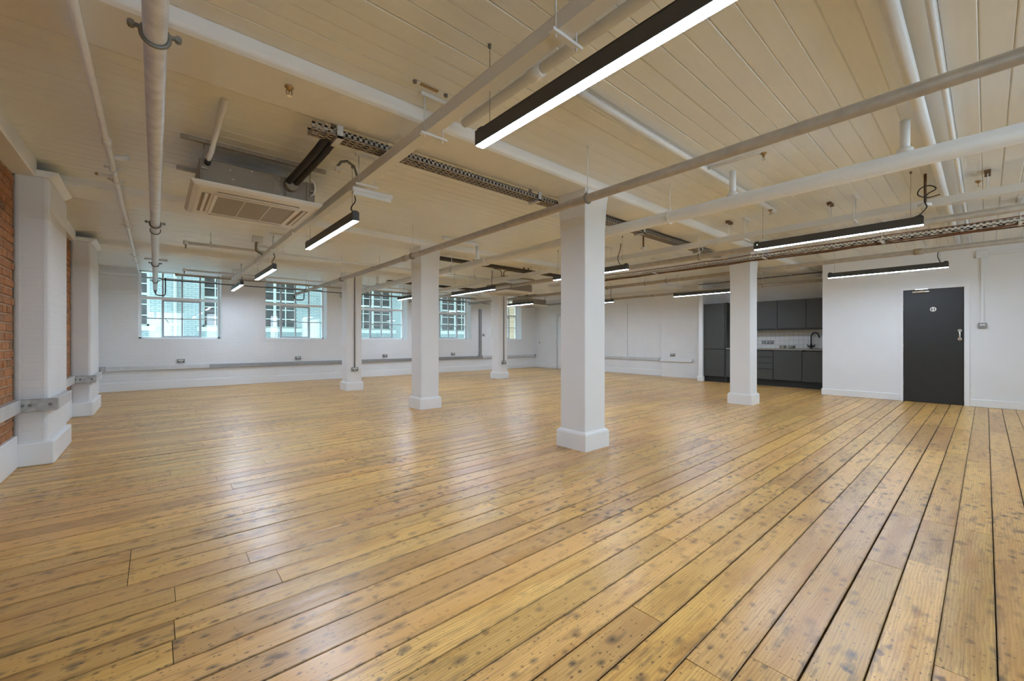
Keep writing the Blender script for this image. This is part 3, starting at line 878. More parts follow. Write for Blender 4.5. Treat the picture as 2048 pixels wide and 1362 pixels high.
pipe_x('painted_pipe', 'lower brown-ended pipe crossing the heads of the windows', 11.3, 2.50, 0.020, 0.32, 8.2, 'pipe_primer', (), (), couplings=(0.35, 2.9))
pipe_x('painted_pipe', 'thicker of two white conduits running away to the right across the ceiling', 0.29, 2.645, 0.034, 1.72, 9.9, 'pipe_white', (), ())
pipe_x('painted_pipe', 'thinner of two white conduits running away to the right across the ceiling', 0.17, 2.66, 0.016, 1.72, 9.9, 'pipe_white', (), ())
p = pipe_x('painted_pipe', 'flat white pipe on the ceiling beyond the nearest light, with a sprinkler branch', 1.66, 2.645, 0.026, 1.95, 5.6, 'pipe_white', (), ())
mb = MB(); mb.tube([(3.75, 1.66, 2.645), (3.75, 1.25, 2.645), (3.75, 1.2, 2.635)], 0.014, 10); mb.build('branch', 'pipe_white', p)

# sprinkler heads
def sprinkler(x, y, z, label):
    p = thing('ceiling_sprinkler', label, 'sprinkler', (x, y, z), 'brass sprinkler heads')
    mb = MB(); mb.lathe((x, y, z), 'z', [(0, 0.024), (-0.006, 0.024), (-0.010, 0.014), (-0.02, 0.012)], 12); mb.build('body', 'brass', p)
    mb = MB()
    for s in (-1, 1): mb.tube([(x + s * 0.012, y, z - 0.015), (x + s * 0.016, y, z - 0.035), (x + s * 0.006, y, z - 0.052)], 0.003, 6)
    mb.tube([(x, y, z - 0.018), (x, y, z - 0.05)], 0.0035, 6); mb.build('yoke', 'brass', p)
    mb = MB(); mb.lathe((x, y, z - 0.050), 'z', [(0, 0.010), (-0.002, 0.016), (-0.005, 0.016)], 12); mb.build('deflector', 'chrome', p)
sprinkler(0.60, 2.36 + 0.35, ZB, 'brass sprinkler head under the beam, left of the nearest light')
sprinkler(3.75, 1.19, 2.63, 'brass sprinkler head beyond the nearest light, over the long brown pipe')
sprinkler(5.33, 1.62, 2.60, 'small brown sprinkler head above the light with the green indicator')
sprinkler(6.2, 0.05, ZC, 'rusty sprinkler head on the ceiling near the right edge')

# ------------------------------------------------------------------ trunking and cable trays
def strut_bar(parent, x0, x1, y, z, z_top=ZC, mat='trunk_white', rods=True):
    mb = MB(); mb.box(x0, x1, y - 0.014, y + 0.014, z - 0.014, z); mb.build('bracket', mat, parent)
    if rods:
        mb = MB()
        for x in (x0 + 0.03, x1 - 0.03): mb.tube([(x, y, z - 0.03), (x, y, z_top)], 0.0045, 6)
        mb.box(x0, x1, y - 0.018, y + 0.018, z_top - 0.022, z_top + 0.002)
        mb.build('hanger', mat, parent)
def trunking(label, x0, x1, z0, z1, ya, yb, brackets):
    p = thing('ceiling_trunking', label, 'trunking', ((x0 + x1) / 2, (ya + yb) / 2, z0), 'white trunking under the ceiling')
    y = ya
    while y < yb - 0.1:
        e = min(y + 3.0, yb)
        mb = MB(); mb.box(x0, x1, y, e - 0.002, z0, z1).box(x0 - 0.002, x1 + 0.002, y, e - 0.002, z1, z1 + 0.006)
        mb.build('trunk_section', 'trunk_white', p)
        mb = MB(); mb.box(x0 - 0.003, x1 + 0.003, e - 0.07, e - 0.002, z0 - 0.003, z1 + 0.001); mb.build('joint_cover', 'trunk_white', p)
        y = e
    for yb_ in brackets: strut_bar(p, x0 - 0.03, x1 + 0.09, yb_, z0)
    return p
trunking('white trunking over the left row of lights, from the nearest light to the windows', 1.31, 1.385, 2.44, 2.51, YN + 0.05, 11.6, (1.22, 2.37, 3.5, 5.65, 6.9, 8.0, 9.9, 11.0))
trunking('white trunking over the middle row of lights, behind the nearest column', 5.76, 5.835, 2.42, 2.485, YN + 0.05, 11.6, (0.95, 2.05, 4.2, 6.0, 8.4, 10.2))

def junction(x, y, z, r, label, axis='z', stem=None, stem_mat='rust'):
    p = thing('junction_box', label, 'junction box', (x, y, z), 'round junction boxes')
    mb = MB(); mb.lathe((x, y, z), axis, [(-0.016, r * 0.97), (-0.012, r), (0.012, r), (0.016, r * 0.9)], 18); mb.build('box', 'trunk_white', p)
    if stem:
        mb = MB(); mb.tube(stem, 0.011, 8); mb.build('conduit_stub', stem_mat, p)
    mb = MB()
    for s in (-1, 1): mb.lathe((x + s * r * 0.6, y + s * r * 0.4, z - 0.016), 'z', [(-0.003, 0.004), (0, 0.005)], 6)
    mb.build('screw', 'cable_black', p)
junction(1.17, 3.62, 2.56, 0.032, 'white junction box with a bent conduit beside the near air conditioner', stem=[(1.17, 3.64, 2.58), (1.21, 3.64, 2.64), (1.26, 3.64, 2.66), (1.32, 3.64, 2.63), (1.345, 3.64, 2.56), (1.345, 3.64, 2.51)], stem_mat='clamp_steel')
junction(5.55, 0.385, 2.39, 0.050, 'round white junction box on a rusty stub above the light with the green indicator', stem=[(5.55, 0.38, 2.41), (5.55, 0.38, ZC)])
junction(5.42, 3.30, 2.45, 0.036, 'small round junction box on a rusty stub right of the nearest column', stem=[(5.42, 3.30, 2.46), (5.42, 3.30, ZC)])
p = thing('conduit', 'pair of arched brown conduits above the far air conditioner', 'conduit', (5.8, 7.0, 2.5), 'thin conduits')
for s in (-1, 1):
    mb = MB(); mb.tube([(5.80 + s * 0.03, 7.0, 2.50), (5.80 + s * 0.03, 7.0, 2.60), (5.80 + s * 0.06, 7.0, 2.64), (5.80 + s * 0.14, 7.0, 2.66), (5.80 + s * (0.25 if s < 0 else 0.7), 7.0, 2.66)], 0.011, 8); mb.build('conduit_arch', 'clamp_steel', p)
p = thing('conduit', 'grey flexible conduit dropping to the left trunking, above the third light', 'conduit', (1.2, 7.3, 2.5), 'thin conduits')
mb = MB(); mb.tube([(1.17, 7.3, 2.62), (1.16, 7.3, 2.55), (1.17, 7.35, 2.48), (1.27, 7.5, 2.46)], 0.016, 8); mb.build('conduit_run', 'clamp_steel', p)
box('conduit_box', 'trunk_white', p, 1.12, 1.24, 7.24, 7.36, 2.60, ZC)

# emergency batten under the left trunking
p = thing('emergency_light', 'small white batten light hanging under the left trunking', 'batten light', (1.45, 3.56, 2.36))
box('base', 'trunk_white', p, 1.27, 1.63, 3.53, 3.60, 2.385, 2.418, bevel=0.004)
mb = MB(); mb.prism([(3.535, 2.386), (3.545, 2.352), (3.585, 2.352), (3.595, 2.386)], 'x', 1.28, 1.62); mb.build('cover', 'clear_cover', p, bevel=0.004)
# little fittings on the ceiling near the viewer
p = thing('ceiling_bracket', 'short brass-coloured slotted strip on the ceiling left of the nearest light', 'bracket', (1.32, 2.3, ZC))
box('plate', 'brass', p, 1.24, 1.36, 2.28, 2.30, ZC - 0.008, ZC); mb = MB(); mb.lathe((1.20, 2.29, ZC - 0.014), 'z', [(0, 0.012), (0.014, 0.014)], 8); mb.lathe((1.42, 2.29, ZC - 0.014), 'z', [(0, 0.012), (0.014, 0.014)], 8); mb.build('stud', 'clamp_steel', p)
for n_, (x, y, lab) in enumerate(((5.9, 1.18, 'rusty ceiling bracket with thin rods above the light with the green indicator'), (5.92, -0.01, 'rusty ceiling bracket with thin rods near the right edge'), (5.80, 2.25, 'dark ceiling bracket with thin rods left of the kitchen column'))):
    p = thing('ceiling_bracket', lab, 'bracket', (x, y, ZC), 'brackets holding the middle trunking')
    mb = MB(); mb.box(x - 0.07, x + 0.07, y - 0.02, y + 0.02, ZC - 0.03, ZC + 0.002); mb.build('plate', 'rust', p)
    for s in (-1, 1):
        mb = MB(); mb.tube([(x + s * 0.05, y, ZC - 0.02), (x + s * 0.05, y, 2.49)], 0.004, 5); mb.build('hanger_rod', 'pipe_white', p)

def perforated(mb, xa, xb, y0, y1, z, step=0.05):
    """slotted sheet: runs along x with real slots"""
    w = y1 - y0
    for i in range(4):
        yc = y0 + w * i / 3
        mb.box(xa, xb, yc - 0.008, yc + 0.008, z, z + 0.002)
    x = xa
    while x < xb:
        mb.box(x, x + 0.018, y0, y1, z, z + 0.002); x += step
def slotted_rail(mb, axis, a, b, c, z0, z1, step=0.04):
    t_ = 0.002
    f = (lambda p, q, zz0, zz1: mb.box(p, q, c, c + t_, zz0, zz1)) if axis == 'x' else (lambda p, q, zz0, zz1: mb.box(c, c + t_, p, q, zz0, zz1))
    f(a, b, z0, z0 + 0.012); f(a, b, z1 - 0.012, z1)
    x = a
    while x < b:
        f(x, x + step * 0.55, z0, z1); x += step
def tray_x(label, xa, xb, y0, y1, z, mat, hangers, bundle):
    p = thing('cable_tray', label, 'cable tray', ((xa + xb) / 2, (y0 + y1) / 2, z), 'perforated cable trays')
    mb = MB(); perforated(mb, xa, xb, y0, y1, z); mb.build('tray_base', mat, p)
    for y in (y0, y1 - 0.002):
        mb = MB(); slotted_rail(mb, 'x', xa, xb, y, z, z + 0.05); mb.build('side_rail', mat, p)
    for x in hangers:
        mb = MB(); mb.box(x - 0.02, x + 0.02, y0 - 0.02, y1 + 0.02, z - 0.022, z - 0.001).box(x - 0.02, x + 0.02, y0 - 0.02, y0 - 0.014, z - 0.02, ZC + 0.002).box(x - 0.02, x + 0.02, y1 + 0.014, y1 + 0.02, z - 0.02, ZC + 0.002); mb.build('hanger', 'galvanised' if mat != 'tray_brown' else mat, p)
    if bundle:
        for j, (m_, r, o_) in enumerate((('foam_black', 0.022, 0.03), ('foam_black', 0.016, 0.075), ('cable_brown', 0.008, 0.055))):
            q = []
            n = int((xb - xa - bundle) / 0.25)
            for i in range(n + 1):
                q.append((xa + bundle + (xb - xa - bundle) * i / n, y0 + o_ + random.uniform(-0.006, 0.006), z + 0.003 + r + 0.02 * (j == 2) + random.uniform(0, 0.005)))
            mb = MB(); mb.tube(q, r, 8); mb.build('cable_run', m_, p)
    return p
tray_x('perforated steel tray with black insulated pipes behind the first beam', 0.80, 7.35, 2.985, 3.095, 2.535, 'tray_steel', (0.98, 2.95, 4.9, 6.6), 0.20)
tray_x('brown cable tray behind the second beam, right of the second column', 3.62, 7.3, 6.29, 6.40, 2.535, 'tray_brown', (4.6, 5.9), 0.05)
tray_x('far brown cable tray behind the third beam', 4.3, 9.0, 9.57, 9.67, 2.535, 'tray_brown', (5.2, 7.9), 0.05)
# rusty old tray run beside the first one
p = thing('cable_bundle', 'rusty brown bundle of old cables along the first beam, right of the nearest column', 'cables', (5.5, 2.94, 2.6))
for j in range(3):
    q = [(3.65 + 0.23 * i, 3.16 + 0.035 * j + random.uniform(-0.008, 0.008), 2.64 + random.uniform(-0.012, 0.012)) for i in range(17)]
    mb = MB(); mb.tube(q, 0.022, 7); mb.build('cable', ('tray_brown', 'cable_brown', 'tray_brown')[j], p)
# white cable tray along the right side
p = thing('cable_tray', 'white slotted cable tray with loose red-brown cables, left of the kitchen column', 'cable tray', (7.35, 1.5, 2.41), 'perforated cable trays')
mb = MB(); slotted_rail(mb, 'y', YN + 0.1, 7.0, 7.26, 2.415, 2.47, 0.05); mb.build('side_rail', 'tray_white', p)
mb = MB(); slotted_rail(mb, 'y', YN + 0.1, 7.0, 7.42, 2.415, 2.47, 0.05); mb.build('side_rail', 'tray_white', p)
mb = MB()
y = YN + 0.1
while y < 7.0:
    mb.box(7.26, 7.42, y, y + 0.05, 2.413, 2.415); y += 0.12
mb.box(7.26, 7.30, YN + 0.1, 7.0, 2.413, 2.415).box(7.38, 7.42, YN + 0.1, 7.0, 2.413, 2.415)
mb.build('tray_base', 'tray_white', p)
for y in (-0.25, 0.9, 2.3, 4.2, 6.0): strut_bar(p, 7.20, 7.48, y, 2.412)
for j, (m_, zz, xx, r) in enumerate((('cable_brown', 2.475, 7.25, 0.006), ('cable_brown', 2.405, 7.33, 0.009), ('foam_black', 2.44, 7.36, 0.012), ('rust', 2.40, 7.40, 0.010))):
    q = [(xx + random.uniform(-0.012, 0.012), YN + 0.2 + 0.35 * i, zz + random.uniform(-0.008, 0.008)) for i in range(29)]
    mb = MB(); mb.tube(q, r, 7); mb.build('cable', m_, p)

# ------------------------------------------------------------------ ceiling cassette air conditioners
def cassette(x0, y0, label, zp_=2.295, size=0.95, detail=True):
    x1, y1 = x0 + size, y0 + size
    cx, cy_ = (x0 + x1) / 2, (y0 + y1) / 2
    p = thing('air_conditioner', label, 'air conditioner', (cx, cy_, zp_), 'ceiling cassette air conditioners')
    b = 0.42
    bx0, bx1, by0, by1 = cx - b, cx + b, cy_ - b, cy_ + b
    zb0, zb1 = zp_ + 0.045, 2.53
    body = box('casing', 'ac_body', p, bx0, bx1, by0, by1, zb0, zb1, bevel=0.006)
    ORG[body.name] = ORG[p.name]
    if detail:
        mb = MB()
        if True:
            mb.box(bx0 + 0.02, bx0 + 0.13, by0 - 0.006, by0, zb0 + 0.01, zb1 - 0.01)
        mb.build('corner_plate', 'ac_body', body)
        mb = MB(); mb.box(bx1 - 0.24, bx1 - 0.225, by0 - 0.012, by0, zb0 + 0.005, zb1 - 0.005); mb.box(bx1 - 0.07, bx1 - 0.055, by0 - 0.010, by0, zb0 + 0.005, zb1 - 0.005); mb.build('rib', 'ac_body', body)
        w = 0.003
        mb = MB(); a0, a1, c0, c1 = cx - 0.03, cx + 0.09, zb0 + 0.055, zb0 + 0.125
        mb.box(a0, a1, by0 - 0.003, by0, c0, c0 + w).box(a0, a1, by0 - 0.003, by0, c1, c1 + w).box(a0, a0 + w, by0 - 0.003, by0, c0, c1).box(a1, a1 + w, by0 - 0.003, by0, c0, c1)
        mb.build('knockout', 'ac_slot', body)
        mb = MB()
        for xx, zz in ((bx0 + 0.20, zb1 - 0.05), (cx - 0.2, zb0 + 0.07), (cx - 0.07, zb1 - 0.02), (cx + 0.13, zb1 - 0.03), (cx + 0.15, zb0 + 0.03)): mb.lathe((xx, by0 - 0.004, zz), 'y', [(0, 0.005), (0.004, 0.006)], 8)
        mb.build('screw', 'galvanised', body)
    # moulded fascia: sloped rim and flat face
    i = 0.055
    mb = MB()
    for (X0, X1, Y0_, Y1_, z) in ((x0, x1, y0, y1, zp_ + 0.05), (x0, x1, y0, y1, zp_ + 0.035), (x0 + i * 0.35, x1 - i * 0.35, y0 + i * 0.35, y1 - i * 0.35, zp_ + 0.012), (x0 + i, x1 - i, y0 + i, y1 - i, zp_)):
        mb.v += [(X0, Y0_, z), (X1, Y0_, z), (X1, Y1_, z), (X0, Y1_, z)]
    mb.quad((0, 1, 2, 3)); mb.quad((15, 14, 13, 12))
    for r_ in range(3):
        for j in range(4):
            q = (j + 1) % 4
            mb.quad((4 * r_ + j, 4 * r_ + 4 + j, 4 * r_ + 4 + q, 4 * r_ + q))
    fas = mb.build('fascia', 'ac_panel', p, bevel=0.008, seg=2)
    ORG[fas.name] = ORG[p.name]
    g0x, g1x, g0y, g1y = cx - 0.29, cx + 0.29, cy_ - 0.29, cy_ + 0.29
    box('grille', 'ac_filter', fas, g0x, g1x, g0y, g1y, zp_ - 0.006, zp_ + 0.004)
    mb = MB()
    for s in (1, 2):
        xx = g0x + (g1x - g0x) * s / 3; mb.box(xx - 0.003, xx + 0.003, g0y, g1y, zp_ - 0.0075, zp_)
    e = 0.025
    mb.box(g0x - e, g1x + e, g0y - e, g0y, zp_ - 0.010, zp_ + 0.002).box(g0x - e, g1x + e, g1y, g1y + e, zp_ - 0.010, zp_ + 0.002).box(g0x - e, g0x, g0y, g1y, zp_ - 0.010, zp_ + 0.002).box(g1x, g1x + e, g0y, g1y, zp_ - 0.010, zp_ + 0.002)
    mb.build('grille_frame', 'ac_panel', fas)
    d0, d1, L = 0.335, 0.395, 0.30
    for s in (-1, 1):
        box('outlet', 'ac_slot', fas, cx - L, cx + L, cy_ + s * d0, cy_ + s * d1, zp_ - 0.002, zp_ + 0.003)
        box('louvre', 'ac_panel', fas, cx - L, cx + L, cy_ + s * (d0 + 0.018), cy_ + s * (d0 + 0.042), zp_ - 0.010, zp_ - 0.002, bevel=0.003)
        box('outlet', 'ac_slot', fas, cx + s * d0, cx + s * d1, cy_ - L, cy_ + L, zp_ - 0.002, zp_ + 0.003)
        box('louvre', 'ac_panel', fas, cx + s * (d0 + 0.018), cx + s * (d0 + 0.042), cy_ - L, cy_ + L, zp_ - 0.010, zp_ - 0.002, bevel=0.003)
    # suspension struts and rods
    for s, y in ((0, by0 + 0.02), (1, by1 - 0.05)):
        mb = MB(); mb.box(x0 - 0.06, x1 + 0.05, y, y + 0.035, ZC - 0.03, ZC + 0.002); mb.build('strut', 'tray_steel', p)
        for x in (bx0 + 0.03, bx1 - 0.03):
            mb = MB(); mb.tube([(x, y + 0.017, zb0 + 0.11), (x, y + 0.017, ZC - 0.01)], 0.006, 6)
            mb.box(x - 0.02, x + 0.02, by0 - 0.025 if s == 0 else by1, by0 if s == 0 else by1 + 0.03, zb0 + 0.10, zb0 + 0.115)
            mb.build('hanger_rod', 'tray_steel', p)
    return p
p = cassette(0.205, 3.96, 'beige ceiling cassette air conditioner close by on the left')
mb = MB(); mb.tube([(0.31, 3.985, 2.50), (0.315, 3.95, 2.52), (0.325, 3.88, 2.545), (0.335, 3.85, 2.60), (0.34, 3.45, 2.64), (0.345, 3.35, 2.655), (0.345, 3.30, 2.675), (0.345, 3.28, 2.69)], 0.018, 12); mb.build('drain_pipe', 'pipe_white', p)
mb = MB(); mb.lathe((0.31, 3.96, 2.495), 'y', [(0, 0.022), (0.05, 0.022)], 12); mb.build('drain_collar', 'foam_black', p)
for k_, dx in enumerate((-0.028, 0.028)):
    mb = MB(); mb.tube([(0.90 + dx, 4.02, 2.47), (0.90 + dx, 3.94, 2.475), (0.91 + dx, 3.80, 2.485), (0.925 + dx, 3.50, 2.50), (0.935 + dx, 3.22, 2.515), (0.95 + dx, 3.10, 2.545), (0.97 + dx, 3.05, 2.572)], 0.026, 10); mb.build('refrigerant_hose', 'foam_black', p)
mb = MB(); mb.lathe((0.90, 3.94, 2.46), 'y', [(0, 0.050), (0.012, 0.055), (0.08, 0.055)], 16); mb.build('hose_collar', 'ac_body', p)
mb = MB(); mb.tube([(1.05, 4.02, 2.40), (1.08, 3.97, 2.42), (1.09, 3.96, 2.47), (1.08, 3.96, 2.52), (1.05, 3.96, 2.54)], 0.008, 7); mb.build('control_cable', 'socket_white', p)
cassette(6.45, 7.62, 'far ceiling cassette air conditioner above the slim far column', detail=False)
cassette(9.50, 10.10, 'farthest ceiling cassette air conditioner by the far corner', detail=False)

# ------------------------------------------------------------------ dado trunking and sockets
def dado(label, secs, parent_loc, group='dado trunking'):
    """secs: list of (name, mat, box) pieces of one continuous run"""
    p = thing('dado_trunking', label, 'trunking', parent_loc, group)
    for nm, mt, b in secs: box(nm, mt, p, *b, bevel=0.003)
    return p
Z0, Z1 = 0.445, 0.53
yw0 = YW - 0.05
run = [(-0.80, 0.98, 'dado_light'), (0.98, 4.0, 'dado_grey'), (4.0, 6.35, 'dado_grey'), (6.35, 8.93, 'dado_grey'), (9.13, 11.80, 'dado_light')]
sec = [('trunk_section', m, (a + 0.001, b - 0.001, yw0, YW, Z0, Z1)) for a, b, m in run]
sec += [('corner_box', 'zinc', (-0.88, -0.80, yw0 - 0.01, YW, Z0 - 0.01, Z1 + 0.01)), ('tee_piece', 'dado_grey', (8.93, 9.13, yw0 - 0.004, YW, Z0 - 0.01, Z1 + 0.02)),
        ('riser', 'dado_grey', (8.98, 9.09, yw0, YW, Z1 + 0.02, 2.25)), ('end_cap', 'dado_grey', (11.80, 11.86, yw0 - 0.004, YW, Z0 - 0.004, Z1 + 0.004))]
dado('grey metal trunking along the window wall below the windows', sec, (5.5, YW, Z0))
XW = XB - 0.045
dado('grey metal trunking along the far wall below the white riser', [
    ('trunk_section', 'dado_light', (XW, XB, 6.58, 8.0, 0.475, 0.56)), ('trunk_section', 'dado_light', (XW, XB, 8.0, 9.9, 0.475, 0.56)),
    ('riser', 'trunk_white', (XW, XB, 7.83, 7.93, 0.565, 2.33)), ('joint_cover', 'zinc', (XW - 0.004, XB, 6.60, 6.68, 0.470, 0.565))], (XB, 8, 0.47))
dado('short white trunking on the breast beside the kitchen', [
    ('trunk_section', 'trunk_white', (XB - 0.185, XB - 0.14, 5.60, 6.56, 0.465, 0.55)), ('end_cap', 'trunk_white', (XB - 0.188, XB - 0.14, 5.56, 5.60, 0.46, 0.555))], (XB - 0.16, 6, 0.46))
zl0, zl1 = 0.482, 0.592
def pier_dado(label, y0, y1, x_in, front, far):
    p = thing('dado_trunking', label, 'trunking', (XL + 0.05, y0, zl0), 'dado trunking')
    if front: box('trunk_section', 'dado_light', p, XL + 0.002, XL + 0.05, front, y0 - 0.062, zl0, zl1, bevel=0.003)
    box('trunk_section', 'zinc', p, XL + 0.002, -0.66, y0 - 0.06, y0 - 0.001, zl0 + 0.002, zl1 - 0.006, bevel=0.003)
    box('joint_cover', 'zinc', p, XL + 0.07, XL + 0.10, y0 - 0.066, y0 - 0.06, zl0, zl1 - 0.004)
    box('joint_cover', 'zinc', p, -0.76, -0.66, y0 - 0.064, y0 - 0.06, zl0, zl1 - 0.004)
    box('trunk_section', 'dado_light', p, -0.708, -0.655, y0, far, zl0 + 0.002, zl1 - 0.006, bevel=0.003)
    for xx in (XL + 0.055, -0.86 + 0.04, -0.70):
        mb = MB(); mb.lathe((xx, y0 - 0.066, (zl0 + zl1) / 2), 'y', [(-0.006, 0.006), (-0.003, 0.012), (0.004, 0.013)], 10); mb.build('screw', 'clamp_steel', p)
pier_dado('grey metal trunking along the brick wall and around the nearest pier', 5.49, 6.42, -0.71, YN + 0.05, 6.22)
pier_dado('grey metal trunking around the pier close to the window wall', 8.64, 9.62, -0.71, 6.45, 9.45)

def socket(face, pos, label, w=0.146, h=0.088, group='metal wall sockets', cup=True, plug='socket_white', rockers=2):
    """face: '-x' or '-y' outward direction"""
    x, y, z = pos
    p = thing('wall_socket', label, 'socket', pos, group)
    def bx(nm, mt, a, b, d0, d1, z0, z1, bev=0.0):
        if face == '-y': return box(nm, mt, p, x + a, x + b, y - d1, y - d0, z0, z1, bevel=bev)
        return box(nm, mt, p, x - d1, x - d0, y + a, y + b, z0, z1, bevel=bev)
    bx('back_box', 'socket_metal', -w / 2, w / 2, 0.0, 0.032, z - h / 2, z + h / 2, 0.004)
    bx('faceplate', 'socket_metal', -w / 2 + 0.003, w / 2 - 0.003, 0.032, 0.037, z - h / 2 + 0.003, z + h / 2 - 0.003, 0.002)
    for s in ((-1, 1) if rockers == 2 else (0,)):
        bx('rocker', plug, s * w * 0.16 - 0.012, s * w * 0.16 + 0.012, 0.037, 0.041, z + h * 0.0, z + h * 0.30)
        if cup: bx('pin_slots', 'cable_black', s * w * 0.27 - 0.016, s * w * 0.27 + 0.016, 0.0368, 0.0376, z - h * 0.30, z - h * 0.06)
    return p
for x, lab in ((0.45, 'double metal socket below the first window'), (2.92, 'double metal socket below the second window'), (5.38, 'double metal socket below the third window'), (7.86, 'double metal socket below the fourth window')):
    socket('-y', (x, YW, 0.628), lab)
socket('-y', (9.20, YW, 1.30), 'small light switch beside the grey riser', 0.086, 0.086, rockers=1, cup=False)
socket('-x', (XB - 0.14, 6.17, 0.665), 'double metal socket on the breast beside the kitchen')
def column_conduit(x, y, label_c, label_s):
    p = thing('conduit', label_c, 'conduit', (x, y, 0.5), 'thin conduits')
    mb = MB(); mb.tube([(x, y - 0.014, 0.51), (x, y - 0.014, 2.42), (x, y - 0.02, 2.47), (x - 0.02, y - 0.06, 2.50)], 0.011, 8); mb.build('conduit_run', 'clamp_steel', p)
    for z in (0.95, 1.40, 1.86, 2.3):
        mb = MB(); mb.ring((x, y - 0.014, z), 'z', 0.013, 0.005, 10, 5); mb.box(x - 0.028, x + 0.028, y - 0.006, y, z - 0.008, z + 0.008); mb.build('saddle', 'galvanised', p)
    socket('-y', (x, y, 0.465), label_s)
column_conduit(3.335, 9.14 + 0.1925 - 0.1635, 'steel conduit down the column between the second and third windows', 'metal socket at the foot of the conduit on the near conduit column')
column_conduit(7.64, 9.15 + 0.1925 - 0.1635, 'steel conduit down the slim far column', 'metal socket at the foot of the conduit on the slim far column')

# pull cord and switch drop near the far corner
p = thing('pull_cord', 'thin white cord with a dark toggle in the far corner', 'cord', (XB - 0.02, 12.0, 1.0))
mb = MB(); mb.tube([(XB - 0.012, 11.98, 1.05), (XB - 0.012, 11.98, 2.5)], 0.005, 6); mb.build('cord', 'trunk_white', p)
mb = MB(); mb.lathe((XB - 0.016, 11.98, 0.99), 'z', [(0, 0.006), (0.01, 0.018), (0.05, 0.012), (0.06, 0.005)], 10); mb.build('toggle', 'cable_black', p)
# switch by the black door with its surface conduit
socket('-x', (XD, 0.038, 1.345), 'metal double light switch right of the black door', 0.094, 0.088, cup=False)
p = thing('conduit', 'white plastic conduit rising from the switch by the black door', 'conduit', (XD, 0.038, 1.39), 'thin conduits')
box('conduit_run', 'trunk_white', p, XD - 0.022, XD, 0.022, 0.058, 1.39, 2.46, bevel=0.004)
box('conduit_box', 'trunk_white', p, XD - 0.03, XD, -0.03, 0.11, 2.46, 2.58, bevel=0.004)
box('conduit_run', 'trunk_white', p, XD - 0.022, XD, YN, -0.03, 2.50, 2.54, bevel=0.004)

# ------------------------------------------------------------------ doors
d = struct('door_1', (XD, 0.61, 0), 'black toilet door in a white frame')
ya, yb = 0.245, 0.985
mb = MB(); mb.box(XD - 0.018, XD + 0.13, ya - 0.065, ya - 0.004, 0, 2.07).box(XD - 0.018, XD + 0.13, yb + 0.004, yb + 0.040, 0, 2.07).box(XD - 0.0175, XD + 0.13, ya - 0.0045, yb + 0.0045, 2.008, 2.07)
mb.build('frame', 'trim_paint', d)
leaf = box('door_leaf', 'door_black', d, XD + 0.012, XD + 0.055, ya, yb, 0.006, 2.004, bevel=0.002)
ORG[leaf.name] = ORG[d.name]
mb = MB(); mb.box(XD + 0.0, XD + 0.012, 0.66, 0.86, 1.945, 1.985); mb.tube([(XD - 0.012, 0.65, 1.966), (XD - 0.012, 0.87, 1.966)], [0.022, 0.022], 14); mb.build('door_closer', 'chrome', leaf)
mb = MB(); mb.box(XD - 0.045, XD - 0.03, 0.67, 0.83, 2.002, 2.014); mb.tube([(XD - 0.012, 0.74, 1.985), (XD - 0.03, 0.72, 2.01)], 0.008, 8); mb.build('closer_arm', 'chrome', leaf)
mb = MB(); mb.lathe((XD + 0.008, 0.608, 1.648), 'x', [(-0.002, 0.038), (0, 0.040), (0.004, 0.040)], 28); mb.build('toilet_sign', 'sign_white', leaf)
for k_, s in enumerate((1, -1)):
    yc = 0.608 + s * 0.0155
    mb = MB(); mb.lathe((XD + 0.0055, yc, 1.668), 'x', [(-0.001, 0.0055), (0.0006, 0.0055)], 12)
    if k_ == 0: mb.prism([(yc - 0.006, 1.632), (yc + 0.006, 1.632), (yc + 0.0085, 1.660), (yc - 0.0085, 1.660)], 'x', XD + 0.0046, XD + 0.0062)
    else: mb.prism([(yc - 0.010, 1.640), (yc + 0.010, 1.640), (yc + 0.004, 1.661), (yc - 0.004, 1.661)], 'x', XD + 0.0046, XD + 0.0062)
    mb.box(XD + 0.0046, XD + 0.0062, yc - 0.004, yc + 0.004, 1.623, 1.641)
    mb.build('sign_figure', 'cable_black', leaf)
h = MB()
yh = 0.291
h.tube([(XD + 0.008, yh, 1.268), (XD - 0.030, yh, 1.266), (XD - 0.042, yh, 1.255), (XD - 0.045, yh, 1.235), (XD - 0.045, yh, 1.158), (XD - 0.042, yh, 1.138), (XD - 0.030, yh, 1.127), (XD + 0.008, yh, 1.125)], 0.0095, 10)
h.build('pull_handle', 'chrome', leaf)
for z in (1.268, 1.125):
    mb = MB(); mb.lathe((XD + 0.004, yh, z), 'x', [(-0.002, 0.022), (0.0, 0.026), (0.008, 0.027)], 18); mb.build('handle_rose', 'chrome', leaf)
for z in (0.30, 1.0, 1.75):
    mb = MB(); mb.tube([(XD - 0.002, yb + 0.002, z - 0.045), (XD - 0.002, yb + 0.002, z + 0.045)], 0.007, 8); mb.build('hinge', 'chrome', leaf)
# white door at the far end, mostly hidden by the nearest column
d = struct('door_2', (XB, 10.5, 0), 'white far door mostly hidden by the nearest column')
mb = MB(); mb.box(XB - 0.05, XB, 10.94, 11.02, 0, 2.12).box(XB - 0.05, XB, 9.98, 10.06, 0, 2.12).box(XB - 0.049, XB, 10.06, 10.94, 2.04, 2.12); mb.build('frame', 'dado_light', d)
leaf = box('door_leaf', 'trim_paint', d, XB - 0.03, XB, 10.06, 10.94, 0.005, 2.04)
ORG[leaf.name] = ORG[d.name]
for z in (0.25, 1.05, 1.85):
    mb = MB(); mb.tube([(XB - 0.056, 11.03, z - 0.06), (XB - 0.056, 11.03, z + 0.06)], 0.012, 8); mb.build('hinge', 'trim_paint', leaf)

